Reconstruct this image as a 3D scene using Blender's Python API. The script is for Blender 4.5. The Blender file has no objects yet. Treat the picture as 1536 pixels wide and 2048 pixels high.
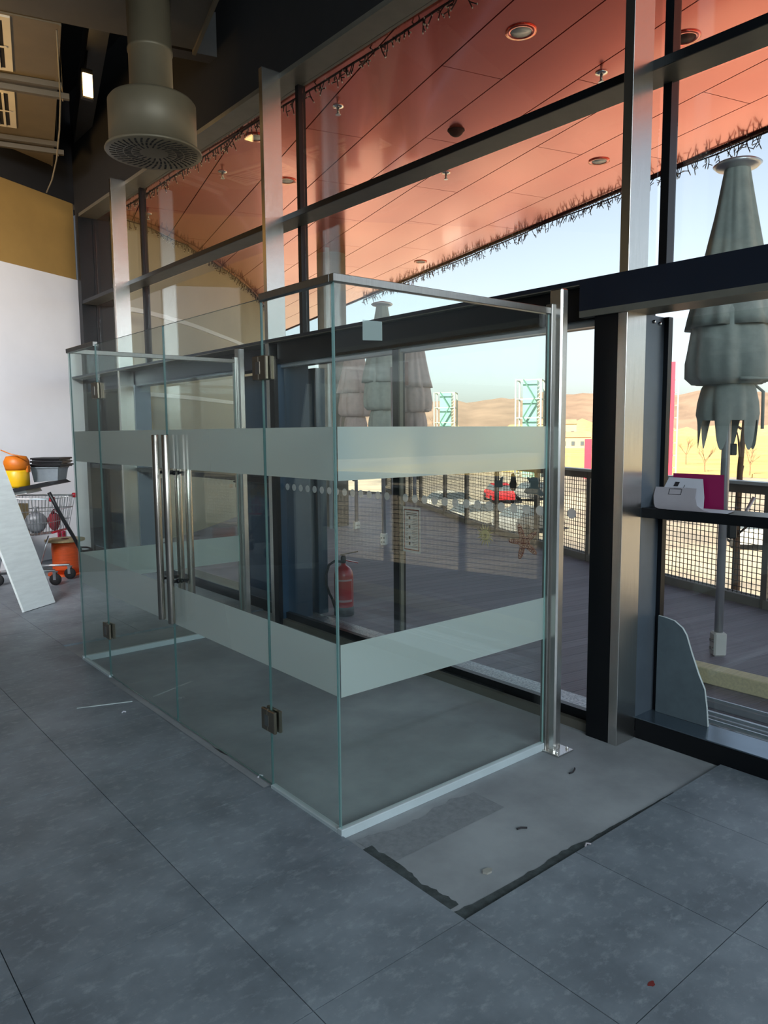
import bpy, math, random
from mathutils import Matrix, Vector
random.seed(7)
R = math.radians
scene = bpy.context.scene
COL = scene.collection

# ------------------------------------------------------------------ camera
F_PX, YAW, PITCH, ROLL, EYE = 1489.5, R(50.123), R(6.136), R(-0.4696), 1.6
cam_d = bpy.data.cameras.new('camera')
cam = bpy.data.objects.new('camera', cam_d)
COL.objects.link(cam)
_fw = Vector((math.cos(YAW) * math.cos(PITCH), math.sin(YAW) * math.cos(PITCH), -math.sin(PITCH)))
_r0 = Vector((math.sin(YAW), -math.cos(YAW), 0))
_u0 = _r0.cross(_fw)
_rt = math.cos(ROLL) * _r0 + math.sin(ROLL) * _u0
_up = -math.sin(ROLL) * _r0 + math.cos(ROLL) * _u0
cam.matrix_world = Matrix(((_rt.x, _up.x, -_fw.x, 0), (_rt.y, _up.y, -_fw.y, 0), (_rt.z, _up.z, -_fw.z, EYE), (0, 0, 0, 1)))
cam_d.sensor_fit = 'VERTICAL'
cam_d.sensor_height = 36.0
cam_d.lens = 36.0 * F_PX / 2048.0
cam_d.clip_start, cam_d.clip_end = 0.05, 6000
scene.camera = cam

# ------------------------------------------------------------------ world, sun, area lights, exposure
SUN_DIR = Vector((-0.78, -0.10, 0.60)).normalized()      # towards the sun
world = bpy.data.worlds.new('sky')
scene.world = world
world.use_nodes = True
wn = world.node_tree.nodes
wl = world.node_tree.links
wn.clear()
w_out = wn.new('ShaderNodeOutputWorld')
w_bg = wn.new('ShaderNodeBackground')
w_sky = wn.new('ShaderNodeTexSky')
w_sky.sky_type = 'NISHITA'
w_sky.sun_disc = False
w_sky.sun_elevation = math.asin(SUN_DIR.z)
w_sky.sun_rotation = math.atan2(SUN_DIR.x, SUN_DIR.y)
w_sky.altitude = 50
w_sky.air_density = 1.0
w_sky.dust_density = 2.0
w_sky.ozone_density = 1.2
w_bg.inputs['Strength'].default_value = 0.22
w_hs = wn.new('ShaderNodeHueSaturation')
w_hs.inputs['Saturation'].default_value = 0.55
wl.new(w_sky.outputs[0], w_hs.inputs['Color'])
wl.new(w_hs.outputs[0], w_bg.inputs[0])
wl.new(w_bg.outputs[0], w_out.inputs[0])

sun_d = bpy.data.lights.new('sun', 'SUN')
sun_d.energy = 23.0
sun_d.angle = R(0.6)
sun_d.color = (1.0, 0.86, 0.64)
sun = bpy.data.objects.new('sun', sun_d)
sun.rotation_euler = SUN_DIR.to_track_quat('Z', 'Y').to_euler()
COL.objects.link(sun)

def area(name, loc, tgt, sx, sy, watt, col, spread=180):
    d = bpy.data.lights.new(name, 'AREA')
    d.shape = 'RECTANGLE'
    d.size, d.size_y, d.energy, d.color = sx, sy, watt, col
    d.spread = R(spread)
    o = bpy.data.objects.new(name, d)
    o.location = loc
    o.rotation_euler = (Vector(loc) - Vector(tgt)).to_track_quat('Z', 'Y').to_euler()
    COL.objects.link(o)
    return o
area('window_daylight', (-1.7, -6.8, 4.2), (-1.2, 0.0, 3.4), 10.0, 3.2, 410, (0.78, 0.91, 1.0), 130)  # added fill panel at the back glazing, brightens upright surfaces
area('ceiling_light_cool', (0.3, -1.0, 5.7), (0.3, -1.0, 0), 5, 5, 75, (0.66, 0.90, 1.0))  # added unseen overhead fill, lifts the floor with cool light
area('wall_washer', (-1.6, 4.8, 4.4), (2.3, 9.3, 1.6), 1.6, 0.8, 100, (0.97, 0.97, 1.0), 70)  # added fill out of view, brightens the white wall
area('work_light_warm', (-0.6, 6.3, 3.0), (1.9, 8.6, 4.9), 0.6, 0.6, 34, (1.0, 0.62, 0.24), 90)  # added warm fill out of view, aimed up at ducts and tan wall

vs = scene.view_settings
vs.view_transform = 'Standard'
vs.look = 'None'
vs.gamma = 1.0
vs.use_curve_mapping = False
vs.exposure = 0.15
scene.cycles.max_bounces = 8
scene.cycles.diffuse_bounces = 4
scene.cycles.glossy_bounces = 4
scene.cycles.transmission_bounces = 6
scene.cycles.transparent_max_bounces = 40
scene.cycles.caustics_reflective = False
scene.cycles.caustics_refractive = False
scene.cycles.sample_clamp_indirect = 4.0

# ------------------------------------------------------------------ materials
def srgb(r, g, b):
    f = lambda c: (c / 255 / 12.92) if c / 255 <= 0.04045 else ((c / 255 + 0.055) / 1.055) ** 2.4
    return (f(r), f(g), f(b), 1)

MATS = {}
def mat(name, col, rough=0.5, metal=0.0, var=0.12, scale=6.0, bump=0.0, col2=None, spec=0.5, stretch=None, coat=0.0, detail=4, lo=0.35, hi=0.65, rnd=0.0, wpos=False, warp=0.0):
    m = bpy.data.materials.new(name)
    m.use_nodes = True
    nt = m.node_tree
    n, l = nt.nodes, nt.links
    b = n['Principled BSDF']
    tc = n.new('ShaderNodeTexCoord')
    mp = n.new('ShaderNodeMapping')
    if stretch:
        mp.inputs['Scale'].default_value = stretch
    if wpos:
        gp = n.new('ShaderNodeNewGeometry')
        l.new(gp.outputs['Position'], mp.inputs[0])
    else:
        l.new(tc.outputs['Object'], mp.inputs[0])
    nz = n.new('ShaderNodeTexNoise')
    nz.inputs['Scale'].default_value = scale
    nz.inputs['Detail'].default_value = detail
    nz.inputs['Distortion'].default_value = warp
    nz.inputs['Roughness'].default_value = 0.62
    l.new(mp.outputs[0], nz.inputs['Vector'])
    rp = n.new('ShaderNodeValToRGB')
    c2 = col2 or tuple(c * (1 - var) for c in col[:3]) + (1,)
    c1 = col if col2 else tuple(min(1, c * (1 + var)) for c in col[:3]) + (1,)
    rp.color_ramp.elements[0].position, rp.color_ramp.elements[0].color = lo, c2
    rp.color_ramp.elements[1].position, rp.color_ramp.elements[1].color = hi, c1
    l.new(nz.outputs['Fac'], rp.inputs[0])
    last = rp.outputs[0]
    if rnd:
        oi = n.new('ShaderNodeObjectInfo')
        hv = n.new('ShaderNodeHueSaturation')
        mr = n.new('ShaderNodeMapRange')
        mr.inputs[3].default_value, mr.inputs[4].default_value = 1 - rnd, 1 + rnd
        l.new(oi.outputs['Random'], mr.inputs[0])
        l.new(mr.outputs[0], hv.inputs['Value'])
        l.new(last, hv.inputs['Color'])
        last = hv.outputs[0]
    l.new(last, b.inputs['Base Color'])
    b.inputs['Roughness'].default_value = rough
    b.inputs['Metallic'].default_value = metal
    b.inputs['Specular IOR Level'].default_value = spec
    b.inputs['Coat Weight'].default_value = coat
    b.inputs['Coat Roughness'].default_value = 0.08
    if bump:
        bp = n.new('ShaderNodeBump')
        bp.inputs['Strength'].default_value = bump
        bp.inputs['Distance'].default_value = 0.01
        l.new(nz.outputs['Fac'], bp.inputs['Height'])
        l.new(bp.outputs[0], b.inputs['Normal'])
    MATS[name] = m
    return m

def glass_mat(name, tint, refl=0.04, gain=0.9, rough=0.0):
    m = bpy.data.materials.new(name)
    m.use_nodes = True
    n, l = m.node_tree.nodes, m.node_tree.links
    n.clear()
    out = n.new('ShaderNodeOutputMaterial')
    mix = n.new('ShaderNodeMixShader')
    tr = n.new('ShaderNodeBsdfTransparent')
    tr.inputs[0].default_value = tint
    gl = n.new('ShaderNodeBsdfGlossy')
    gl.inputs['Color'].default_value = (1, 1, 1, 1)
    gl.inputs['Roughness'].default_value = rough
    lw = n.new('ShaderNodeLayerWeight')
    lw.inputs['Blend'].default_value = 0.5
    pw = n.new('ShaderNodeMath'); pw.operation = 'POWER'; pw.inputs[1].default_value = 5
    mu = n.new('ShaderNodeMath'); mu.operation = 'MULTIPLY_ADD'; mu.inputs[1].default_value = gain; mu.inputs[2].default_value = refl
    l.new(lw.outputs['Facing'], pw.inputs[0]); l.new(pw.outputs[0], mu.inputs[0]); l.new(mu.outputs[0], mix.inputs[0])
    l.new(tr.outputs[0], mix.inputs[1]); l.new(gl.outputs[0], mix.inputs[2]); l.new(mix.outputs[0], out.inputs[0])
    MATS[name] = m
    return m

def film_mat(name, col, transp=0.08, dif=0.45):
    m = bpy.data.materials.new(name)
    m.use_nodes = True
    n, l = m.node_tree.nodes, m.node_tree.links
    n.clear()
    out = n.new('ShaderNodeOutputMaterial')
    a = n.new('ShaderNodeMixShader'); b = n.new('ShaderNodeMixShader')
    tr = n.new('ShaderNodeBsdfTransparent'); df = n.new('ShaderNodeBsdfDiffuse'); tl = n.new('ShaderNodeBsdfTranslucent')
    df.inputs[0].default_value = col; tl.inputs[0].default_value = col
    a.inputs[0].default_value = 1 - dif
    l.new(df.outputs[0], a.inputs[1]); l.new(tl.outputs[0], a.inputs[2])
    b.inputs[0].default_value = transp
    l.new(a.outputs[0], b.inputs[1]); l.new(tr.outputs[0], b.inputs[2]); l.new(b.outputs[0], out.inputs[0])
    MATS[name] = m
    return m

def frost_mat(name, col, fwd=0.22):      # etched film: scatters light forward, a little back
    m = bpy.data.materials.new(name)
    m.use_nodes = True
    n, l = m.node_tree.nodes, m.node_tree.links
    n.clear()
    out = n.new('ShaderNodeOutputMaterial')
    a = n.new('ShaderNodeMixShader'); b = n.new('ShaderNodeMixShader')
    rf = n.new('ShaderNodeBsdfRefraction'); df = n.new('ShaderNodeBsdfDiffuse'); tl = n.new('ShaderNodeBsdfTranslucent')
    rf.inputs['Roughness'].default_value = 0.55
    rf.inputs['IOR'].default_value = 1.12
    for q in (rf, df, tl): q.inputs['Color'].default_value = col
    a.inputs[0].default_value = 0.5
    l.new(df.outputs[0], a.inputs[1]); l.new(tl.outputs[0], a.inputs[2])
    b.inputs[0].default_value = fwd
    l.new(a.outputs[0], b.inputs[1]); l.new(rf.outputs[0], b.inputs[2]); l.new(b.outputs[0], out.inputs[0])
    MATS[name] = m
    return m

def emit_mat(name, col, st):
    m = bpy.data.materials.new(name)
    m.use_nodes = True
    b = m.node_tree.nodes['Principled BSDF']
    b.inputs['Emission Color'].default_value = col
    b.inputs['Emission Strength'].default_value = st
    MATS[name] = m
    return m

def tile_mat():
    m = bpy.data.materials.new('tile'); m.use_nodes = True
    n, l = m.node_tree.nodes, m.node_tree.links
    b = n['Principled BSDF']; gp = n.new('ShaderNodeNewGeometry')
    def nz(sc, det, ro, st=(1, 1, 1)):
        mp = n.new('ShaderNodeMapping'); mp.inputs['Scale'].default_value = st
        q = n.new('ShaderNodeTexNoise'); q.inputs['Scale'].default_value = sc; q.inputs['Detail'].default_value = det; q.inputs['Roughness'].default_value = ro
        l.new(gp.outputs['Position'], mp.inputs[0]); l.new(mp.outputs[0], q.inputs['Vector']); return q
    a, c = nz(3.0, 6, .6), nz(17.0, 10, .72, (1, 1.5, 1))
    r1 = n.new('ShaderNodeValToRGB'); r2 = n.new('ShaderNodeValToRGB')
    for r, lo, hi, c0, c1 in ((r1, .36, .66, srgb(102, 109, 116), srgb(130, 137, 144)), (r2, .52, .74, (0, 0, 0, 1), (1, 1, 1, 1))):
        r.color_ramp.elements[0].position, r.color_ramp.elements[1].position = lo, hi
        r.color_ramp.elements[0].color, r.color_ramp.elements[1].color = c0, c1
    l.new(a.outputs['Fac'], r1.inputs[0]); l.new(c.outputs['Fac'], r2.inputs[0])
    ml = n.new('ShaderNodeMath'); ml.operation = 'MULTIPLY'; ml.inputs[1].default_value = .5; l.new(r2.outputs[0], ml.inputs[0])
    mx = n.new('ShaderNodeMix'); mx.data_type = 'RGBA'
    l.new(ml.outputs[0], mx.inputs['Factor']); l.new(r1.outputs[0], mx.inputs[6]); mx.inputs[7].default_value = srgb(172, 178, 182)
    oi = n.new('ShaderNodeObjectInfo'); hv = n.new('ShaderNodeHueSaturation'); mr = n.new('ShaderNodeMapRange')
    mr.inputs[3].default_value, mr.inputs[4].default_value = .95, 1.05
    l.new(oi.outputs['Random'], mr.inputs[0]); l.new(mr.outputs[0], hv.inputs['Value']); l.new(mx.outputs[2], hv.inputs['Color'])
    l.new(hv.outputs[0], b.inputs['Base Color']); b.inputs['Roughness'].default_value = .42
    bp = n.new('ShaderNodeBump'); bp.inputs['Strength'].default_value = .06; bp.inputs['Distance'].default_value = .01
    l.new(c.outputs['Fac'], bp.inputs['Height']); l.new(bp.outputs[0], b.inputs['Normal'])
    MATS['tile'] = m
tile_mat()
mat('screed', srgb(160, 162, 164), 0.6, col2=srgb(130, 132, 135), scale=1.7, detail=9, bump=0.06)
mat('adhesive', srgb(62, 68, 68), 0.8, var=0.3, scale=30, bump=0.4)
mat('screed_dark', srgb(130, 132, 135), 0.75, var=0.12, scale=40, bump=0.2)
mat('grout', srgb(35, 38, 42), 0.9)
mat('white_wall', srgb(226, 224, 226), 0.7, var=0.03, scale=1.2)
mat('tan_wall', srgb(152, 120, 64), 0.8, var=0.08, scale=1.5)
mat('black_ceiling', srgb(22, 21, 22), 0.9)
mat('dark_wall', srgb(150, 152, 156), 0.8)
mat('steel', (0.62, 0.60, 0.57, 1), 0.27, 1.0, var=0.06, scale=5, stretch=(60, 60, 0.6), bump=0.03)
mat('steel_dark', (0.36, 0.35, 0.33, 1), 0.3, 1.0, var=0.08, scale=8, stretch=(40, 40, 1))
mat('steel_polished', (0.7, 0.69, 0.67, 1), 0.15, 1.0, var=0.04)
mat('black_metal', srgb(12, 14, 18), 0.35, 0.0, var=0.1, spec=0.35)
mat('navy_metal', srgb(16, 24, 38), 0.4, var=0.05)
mat('grey_metal', srgb(112, 108, 98), 0.45, 0.3, var=0.08)
mat('slate_metal', srgb(96, 106, 116), 0.35, 0.4, var=0.06)
mat('sill_metal', srgb(120, 134, 146), 0.2, 0.8, var=0.06)
mat('galv', srgb(196, 204, 208), 0.3, 0.75, col2=srgb(120, 132, 140), scale=70, bump=0.5)
mat('alu', srgb(190, 198, 204), 0.35, 0.7, var=0.06)
mat('alu_white', srgb(205, 216, 218), 0.4, 0.2, var=0.04)
mat('duct', srgb(116, 105, 84), 0.5, 0.25, var=0.08, scale=2)
mat('duct_grey', srgb(88, 83, 72), 0.5, 0.3, var=0.1, scale=2)
mat('vent_white', srgb(214, 208, 190), 0.5, var=0.03)
mat('beam_grey', srgb(62, 60, 58), 0.6, var=0.1)
mat('soffit', (0.90, 0.155, 0.09, 1), 0.2, 0.75, var=0.05, scale=0.7, spec=0.6, coat=0.7)
mat('soffit_gap', srgb(60, 18, 14), 0.8)
mat('canopy', srgb(90, 40, 36), 0.7)
mat('deck', srgb(136, 130, 140), 0.55, var=0.16, scale=4, stretch=(1, 14, 1), bump=0.15, rnd=0.14)
mat('deck_base', srgb(30, 28, 28), 0.9)
mat('concrete', srgb(150, 146, 138), 0.8, var=0.12, scale=3, bump=0.1)
mat('render', srgb(196, 184, 156), 0.85, var=0.05, scale=1.2)
mat('white_band', srgb(245, 240, 230), 0.5, var=0.02)
mat('slate_panel', srgb(34, 62, 84), 0.3, 0.1, var=0.12, scale=3, stretch=(4, 4, 0.2))
mat('rail_paint', srgb(120, 112, 104), 0.5, 0.3, var=0.08)
mat('wire', srgb(66, 62, 60), 0.6, 0.4)
mat('parasol_grey', srgb(176, 182, 176), 0.9, var=0.1, scale=12, bump=0.1)
mat('parasol_mauve', srgb(206, 188, 186), 0.9, var=0.08, scale=12)
mat('pole_metal', srgb(196, 196, 200), 0.3, 0.6, var=0.04)
mat('white_plastic', srgb(228, 226, 220), 0.4, var=0.03)
mat('black_plastic', srgb(26, 27, 30), 0.45, var=0.15)
mat('red_paint', srgb(176, 28, 36), 0.3, var=0.06, coat=0.4)
mat('red_plastic', srgb(196, 34, 48), 0.4, var=0.05)
mat('pink_red', srgb(190, 30, 60), 0.6, var=0.04)
mat('label_white', srgb(186, 150, 152), 0.6, var=0.06)
mat('yellow_plastic', srgb(226, 176, 20), 0.4, var=0.05)
mat('orange_cap', srgb(206, 110, 18), 0.45, var=0.05)
mat('orange_cable', srgb(204, 78, 20), 0.55, var=0.14, scale=6, stretch=(1, 1, 30), bump=0.4)
mat('plywood', srgb(190, 164, 122), 0.7, var=0.1, scale=8, stretch=(8, 1, 1))
mat('timber', srgb(240, 226, 182), 0.7, var=0.1, scale=6, stretch=(1, 10, 10), bump=0.1)
mat('pale_board', srgb(232, 238, 236), 0.55, var=0.05, scale=5, stretch=(1, 1, 8))
mat('torn_board', srgb(92, 104, 110), 0.7, var=0.1, scale=9)
mat('board_edge', srgb(190, 198, 196), 0.8)
mat('paper', srgb(214, 212, 220), 0.7, var=0.03)
mat('paper_dim', srgb(168, 160, 164), 0.7, var=0.04)
mat('magenta', srgb(150, 22, 84), 0.5, var=0.05)
mat('ink', srgb(40, 36, 40), 0.7)
mat('red_ink', srgb(112, 30, 24), 0.7)
mat('brown_sign', srgb(132, 88, 74), 0.6, var=0.06)
mat('sign_line', srgb(214, 184, 164), 0.6)
mat('dot_white', srgb(222, 230, 228), 0.6, var=0.03)
mat('star_red', srgb(96, 8, 4), 0.6, var=0.2, scale=30)
mat('sun_yellow', srgb(176, 166, 112), 0.6, var=0.1)
mat('sticker_grey', srgb(112, 122, 122), 0.6, var=0.1)
mat('sticker_dark', srgb(62, 56, 50), 0.6, var=0.2)
mat('hinge', srgb(150, 138, 122), 0.28, 0.95, var=0.05)
mat('handle', (0.52, 0.46, 0.40, 1), 0.25, 1.0, var=0.04)
mat('glass_edge', srgb(176, 214, 208), 0.2, 0.0, var=0.03, spec=0.8)
mat('glass_edge_dark', srgb(86, 120, 118), 0.2, 0.0, var=0.06, spec=0.8)
mat('wire_chrome', (0.62, 0.64, 0.66, 1), 0.3, 1.0, var=0.05)
mat('rubber', srgb(24, 24, 26), 0.8)
mat('bag_grey', srgb(120, 122, 126), 0.4, var=0.3, scale=9)
mat('clear_bin', srgb(132, 140, 146), 0.3, var=0.15)
mat('dark_brown', srgb(30, 24, 21), 0.4, var=0.1)
mat('netting', srgb(150, 52, 60), 0.7, var=0.2, scale=30)
mat('cabinet', srgb(40, 54, 66), 0.45, 0.2, var=0.08)
mat('asphalt', srgb(150, 140, 126), 0.9, col2=srgb(100, 94, 90), scale=0.16, detail=6)  # pale and dark patches paint sun streaks and tree shadows
mat('grass_dry', srgb(168, 148, 92), 0.95, col2=srgb(140, 120, 76), scale=0.1, detail=8)
mat('hill', srgb(116, 98, 86), 0.95, col2=srgb(96, 80, 70), scale=0.02, detail=10)
mat('scrub', srgb(150, 130, 92), 0.95, var=0.25, scale=0.3, rnd=0.1)
mat('bark', srgb(120, 92, 70), 0.9, var=0.2, scale=9)
mat('tower_glass', srgb(104, 156, 144), 0.2, 0.0, var=0.1, scale=0.5)
mat('tower_frame', srgb(136, 146, 140), 0.5, 0.2, var=0.05)
mat('tower_brace', srgb(50, 88, 82), 0.5, 0.2)
mat('building_cream', srgb(164, 146, 112), 0.8, var=0.08, scale=0.2)
mat('building_roof', srgb(156, 112, 92), 0.8, var=0.1, scale=0.3)
mat('window_dark', srgb(70, 78, 86), 0.2)
mat('car_red', srgb(170, 20, 30), 0.6)
mat('car_white', srgb(170, 168, 164), 0.6)
mat('car_grey', srgb(96, 98, 102), 0.6)
mat('lens_white', srgb(240, 236, 226), 0.3)
mat('chrome', (0.8, 0.78, 0.75, 1), 0.12, 1.0, var=0.02)
mat('socket', srgb(150, 30, 62), 0.4)
mat('bulb', srgb(250, 238, 214), 0.2)
mat('cord_dark', srgb(58, 36, 34), 0.7)
glass_mat('glass_clear', (0.95, 0.985, 0.97, 1), 0.035, 0.85)
glass_mat('glass_facade', (0.95, 0.97, 0.965, 1), 0.04, 0.85)
frost_mat('frost', (0.97, 1.0, 0.98, 1))
frost_mat('dot_film', (1, 1, 1, 1), 0.3)
film_mat('paper_film', (0.78, 0.78, 0.78, 1), 0.0, 0.5)
film_mat('tracing', (0.80, 0.86, 0.88, 1), 0.35, 0.6)
emit_mat('lamp_glow', (1.0, 0.62, 0.22, 1), 9.0)

# ------------------------------------------------------------------ mesh helpers
class MB:
    def __init__(s):
        s.v, s.f, s.m, s.sm = [], [], [], []
    def add(s, vs_, fs, mi=0, smooth=False):
        o = len(s.v)
        s.v += [tuple(p) for p in vs_]
        for f in fs:
            s.f.append(tuple(i + o for i in f)); s.m.append(mi); s.sm.append(smooth)
        return s
    def box(s, a, b, mi=0, edge=None, bev=0.0):
        x0, y0, z0 = (min(a[i], b[i]) for i in range(3)); x1, y1, z1 = (max(a[i], b[i]) for i in range(3))
        if bev > 0:
            return s.bbox(x0, y0, z0, x1, y1, z1, min(bev, (x1-x0)*.45, (y1-y0)*.45, (z1-z0)*.45), mi)
        v = [(x0, y0, z0), (x1, y0, z0), (x1, y1, z0), (x0, y1, z0), (x0, y0, z1), (x1, y0, z1), (x1, y1, z1), (x0, y1, z1)]
        f = [(0, 3, 2, 1), (4, 5, 6, 7), (0, 1, 5, 4), (1, 2, 6, 5), (2, 3, 7, 6), (3, 0, 4, 7)]
        o = len(s.v)
        s.v += v
        d = (x1 - x0, y1 - y0, z1 - z0)
        thin = d.index(min(d))
        ax = [2, 2, 1, 0, 1, 0]
        for k, q in enumerate(f):
            s.f.append(tuple(i + o for i in q)); s.sm.append(False)
            s.m.append(edge if (edge is not None and ax[k] != thin) else mi)
        return s
    def bbox(s, x0, y0, z0, x1, y1, z1, b, mi=0):
        # box with chamfered edges: 24 verts
        P = []
        for sx in (0, 1):
            for sy in (0, 1):
                for sz in (0, 1):
                    X = x1 if sx else x0; Y = y1 if sy else y0; Z = z1 if sz else z0
                    ix = -b if sx else b; iy = -b if sy else b; iz = -b if sz else b
                    P += [(X, Y + iy, Z + iz), (X + ix, Y, Z + iz), (X + ix, Y + iy, Z)]
        def id(sx, sy, sz, k): return (sx * 4 + sy * 2 + sz) * 3 + k
        F = []
        F += [[id(0, 0, 0, 0), id(0, 0, 1, 0), id(0, 1, 1, 0), id(0, 1, 0, 0)], [id(1, 0, 0, 0), id(1, 1, 0, 0), id(1, 1, 1, 0), id(1, 0, 1, 0)]]
        F += [[id(0, 0, 0, 1), id(1, 0, 0, 1), id(1, 0, 1, 1), id(0, 0, 1, 1)], [id(0, 1, 0, 1), id(0, 1, 1, 1), id(1, 1, 1, 1), id(1, 1, 0, 1)]]
        F += [[id(0, 0, 0, 2), id(0, 1, 0, 2), id(1, 1, 0, 2), id(1, 0, 0, 2)], [id(0, 0, 1, 2), id(1, 0, 1, 2), id(1, 1, 1, 2), id(0, 1, 1, 2)]]
        for u in (0, 1):
            for w in (0, 1):
                F.append([id(u, w, 0, 0), id(u, w, 0, 1), id(u, w, 1, 1), id(u, w, 1, 0)])
                F.append([id(u, 0, w, 0), id(u, 0, w, 2), id(u, 1, w, 2), id(u, 1, w, 0)])
                F.append([id(0, u, w, 1), id(0, u, w, 2), id(1, u, w, 2), id(1, u, w, 1)])
        for sx in (0, 1):
            for sy in (0, 1):
                for sz in (0, 1):
                    F.append([id(sx, sy, sz, 0), id(sx, sy, sz, 1), id(sx, sy, sz, 2)])
        c = Vector(((x0+x1)/2, (y0+y1)/2, (z0+z1)/2))
        G = []
        for f in F:
            p = [Vector(P[i]) for i in f]
            nn = (p[1]-p[0]).cross(p[2]-p[0])
            G.append(f if nn.dot(sum(p, Vector())/len(p) - c) > 0 else f[::-1])
        return s.add(P, G, mi)
    def prism(s, pts, z0, z1, mi=0, edge=None):
        n = len(pts); o = len(s.v)
        ar = sum(pts[i][0]*pts[(i+1) % n][1]-pts[(i+1) % n][0]*pts[i][1] for i in range(n))
        if ar < 0: pts = pts[::-1]
        s.v += [(p[0], p[1], z0) for p in pts] + [(p[0], p[1], z1) for p in pts]
        s.f.append(tuple(o + i for i in range(n))[::-1]); s.f.append(tuple(o + n + i for i in range(n)))
        s.m += [mi, mi]; s.sm += [False, False]
        for i in range(n):
            j = (i + 1) % n
            s.f.append((o + i, o + j, o + n + j, o + n + i)); s.m.append(mi if edge is None else edge); s.sm.append(False)
        return s
    def xprism(s, yz, x0, x1, mi=0, edge=None):      # outline in y,z, extruded along x
        k = len(s.v); s.prism([(p[0], p[1]) for p in yz], x0, x1, mi, edge)
        for i in range(k, len(s.v)):
            a, b, c = s.v[i]; s.v[i] = (c, a, b)
        return s
    def lathe(s, prof, c=(0, 0, 0), n=24, mi=0, cap=True, smooth=True):
        o = len(s.v); m = len(prof)
        for r, z in prof:
            for k in range(n):
                a = 2 * math.pi * k / n
                s.v.append((c[0] + r * math.cos(a), c[1] + r * math.sin(a), c[2] + z))
        for i in range(m - 1):
            for k in range(n):
                j = (k + 1) % n
                s.f.append((o + i*n + k, o + i*n + j, o + (i+1)*n + j, o + (i+1)*n + k)); s.m.append(mi); s.sm.append(smooth)
        if cap:
            s.f.append(tuple(o + k for k in range(n))[::-1]); s.f.append(tuple(o + (m-1)*n + k for k in range(n)))
            s.m += [mi, mi]; s.sm += [False, False]
        return s
    def tube(s, pts, r, n=8, mi=0, cap=True):
        pts = [Vector(p) for p in pts]
        rs = r if isinstance(r, (list, tuple)) else [r] * len(pts)
        o = len(s.v); prev = None
        for i, p in enumerate(pts):
            t = (pts[min(i+1, len(pts)-1)] - pts[max(i-1, 0)]).normalized()
            a = t.cross(Vector((0, 0, 1)) if abs(t.z) < 0.95 else Vector((1, 0, 0))).normalized() if prev is None else (prev - t * prev.dot(t)).normalized()
            prev = a; b = t.cross(a)
            for k in range(n):
                th = 2 * math.pi * k / n
                s.v.append(tuple(p + (a * math.cos(th) + b * math.sin(th)) * rs[i]))
        for i in range(len(pts) - 1):
            for k in range(n):
                j = (k + 1) % n
                s.f.append((o+i*n+k, o+i*n+j, o+(i+1)*n+j, o+(i+1)*n+k)); s.m.append(mi); s.sm.append(n > 4)
        if cap:
            s.f.append(tuple(o+k for k in range(n))[::-1]); s.f.append(tuple(o+(len(pts)-1)*n+k for k in range(n)))
            s.m += [mi, mi]; s.sm += [False, False]
        return s
    def bar(s, a, b, w, h, mi=0):       # rectangular bar from a to b (w across, h up)
        a, b = Vector(a), Vector(b); t = (b - a).normalized()
        u = t.cross(Vector((0, 0, 1)))
        u = Vector((1, 0, 0)) if u.length < 1e-4 else u.normalized()
        w_ = u * (w / 2); h_ = u.cross(t) * (h / 2)
        v = [a - w_ - h_, a + w_ - h_, a + w_ + h_, a - w_ + h_, b - w_ - h_, b + w_ - h_, b + w_ + h_, b - w_ + h_]
        return s.add(v, [(0, 1, 2, 3), (7, 6, 5, 4), (0, 4, 5, 1), (1, 5, 6, 2), (2, 6, 7, 3), (3, 7, 4, 0)], mi)
    def grid(s, P, mi=0, smooth=True):      # P[i][j] points
        o = len(s.v); m, n = len(P), len(P[0])
        for row in P: s.v += [tuple(p) for p in row]
        for i in range(m-1):
            for j in range(n-1):
                s.f.append((o+i*n+j, o+i*n+j+1, o+(i+1)*n+j+1, o+(i+1)*n+j)); s.m.append(mi); s.sm.append(smooth)
        return s
    def mesh(s, name, *mats):
        me = bpy.data.meshes.new(name)
        me.from_pydata(s.v, [], s.f)
        for q in mats: me.materials.append(MATS[q])
        me.polygons.foreach_set('material_index', s.m)
        me.polygons.foreach_set('use_smooth', s.sm)
        me.update()
        return me

WL = {}      # world offset of every empty that is used as a parent in world coordinates
def tag(o, label=None, cat=None, group=None, kind=None):
    if label: o['label'] = label
    if cat: o['category'] = cat
    if group: o['group'] = group
    if kind: o['kind'] = kind
    return o
def empty(name, label, cat, loc=(0, 0, 0), rz=0.0, group=None, kind=None):
    o = bpy.data.objects.new(name, None)
    o.empty_display_size = 0.1
    o.location = loc; o.rotation_euler = (0, 0, rz)
    COL.objects.link(o)
    WL[o.name] = Vector(loc)
    return tag(o, label, cat, group, kind)
def link(name, me, parent=None, local=False):
    o = bpy.data.objects.new(name, me)
    COL.objects.link(o)
    if parent is not None:
        o.parent = parent
        if not local and parent.name in WL:
            o.matrix_parent_inverse = Matrix.Translation(-WL[parent.name])
    return o
def O(name, mb, mats, parent=None, local=False):
    if isinstance(mats, str): mats = (mats,)
    return link(name, mb.mesh(name, *mats), parent, local)
def S(name, mb, mats, label, cat):       # piece of the setting
    return tag(O(name, mb, mats), label, cat, kind='structure')
def copy_tree(o, parent=None):
    c = o.copy(); COL.objects.link(c)
    if parent is not None: c.parent = parent
    for ch in list(o.children): copy_tree(ch, c)
    return c

# ================================================================== SETTING
FINS = [-4.54, -1.24, 2.06, 5.36, 8.66]           # near face of each steel fin
XG = 3.63                                          # facade glass plane
Y_END = 10.32

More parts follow.
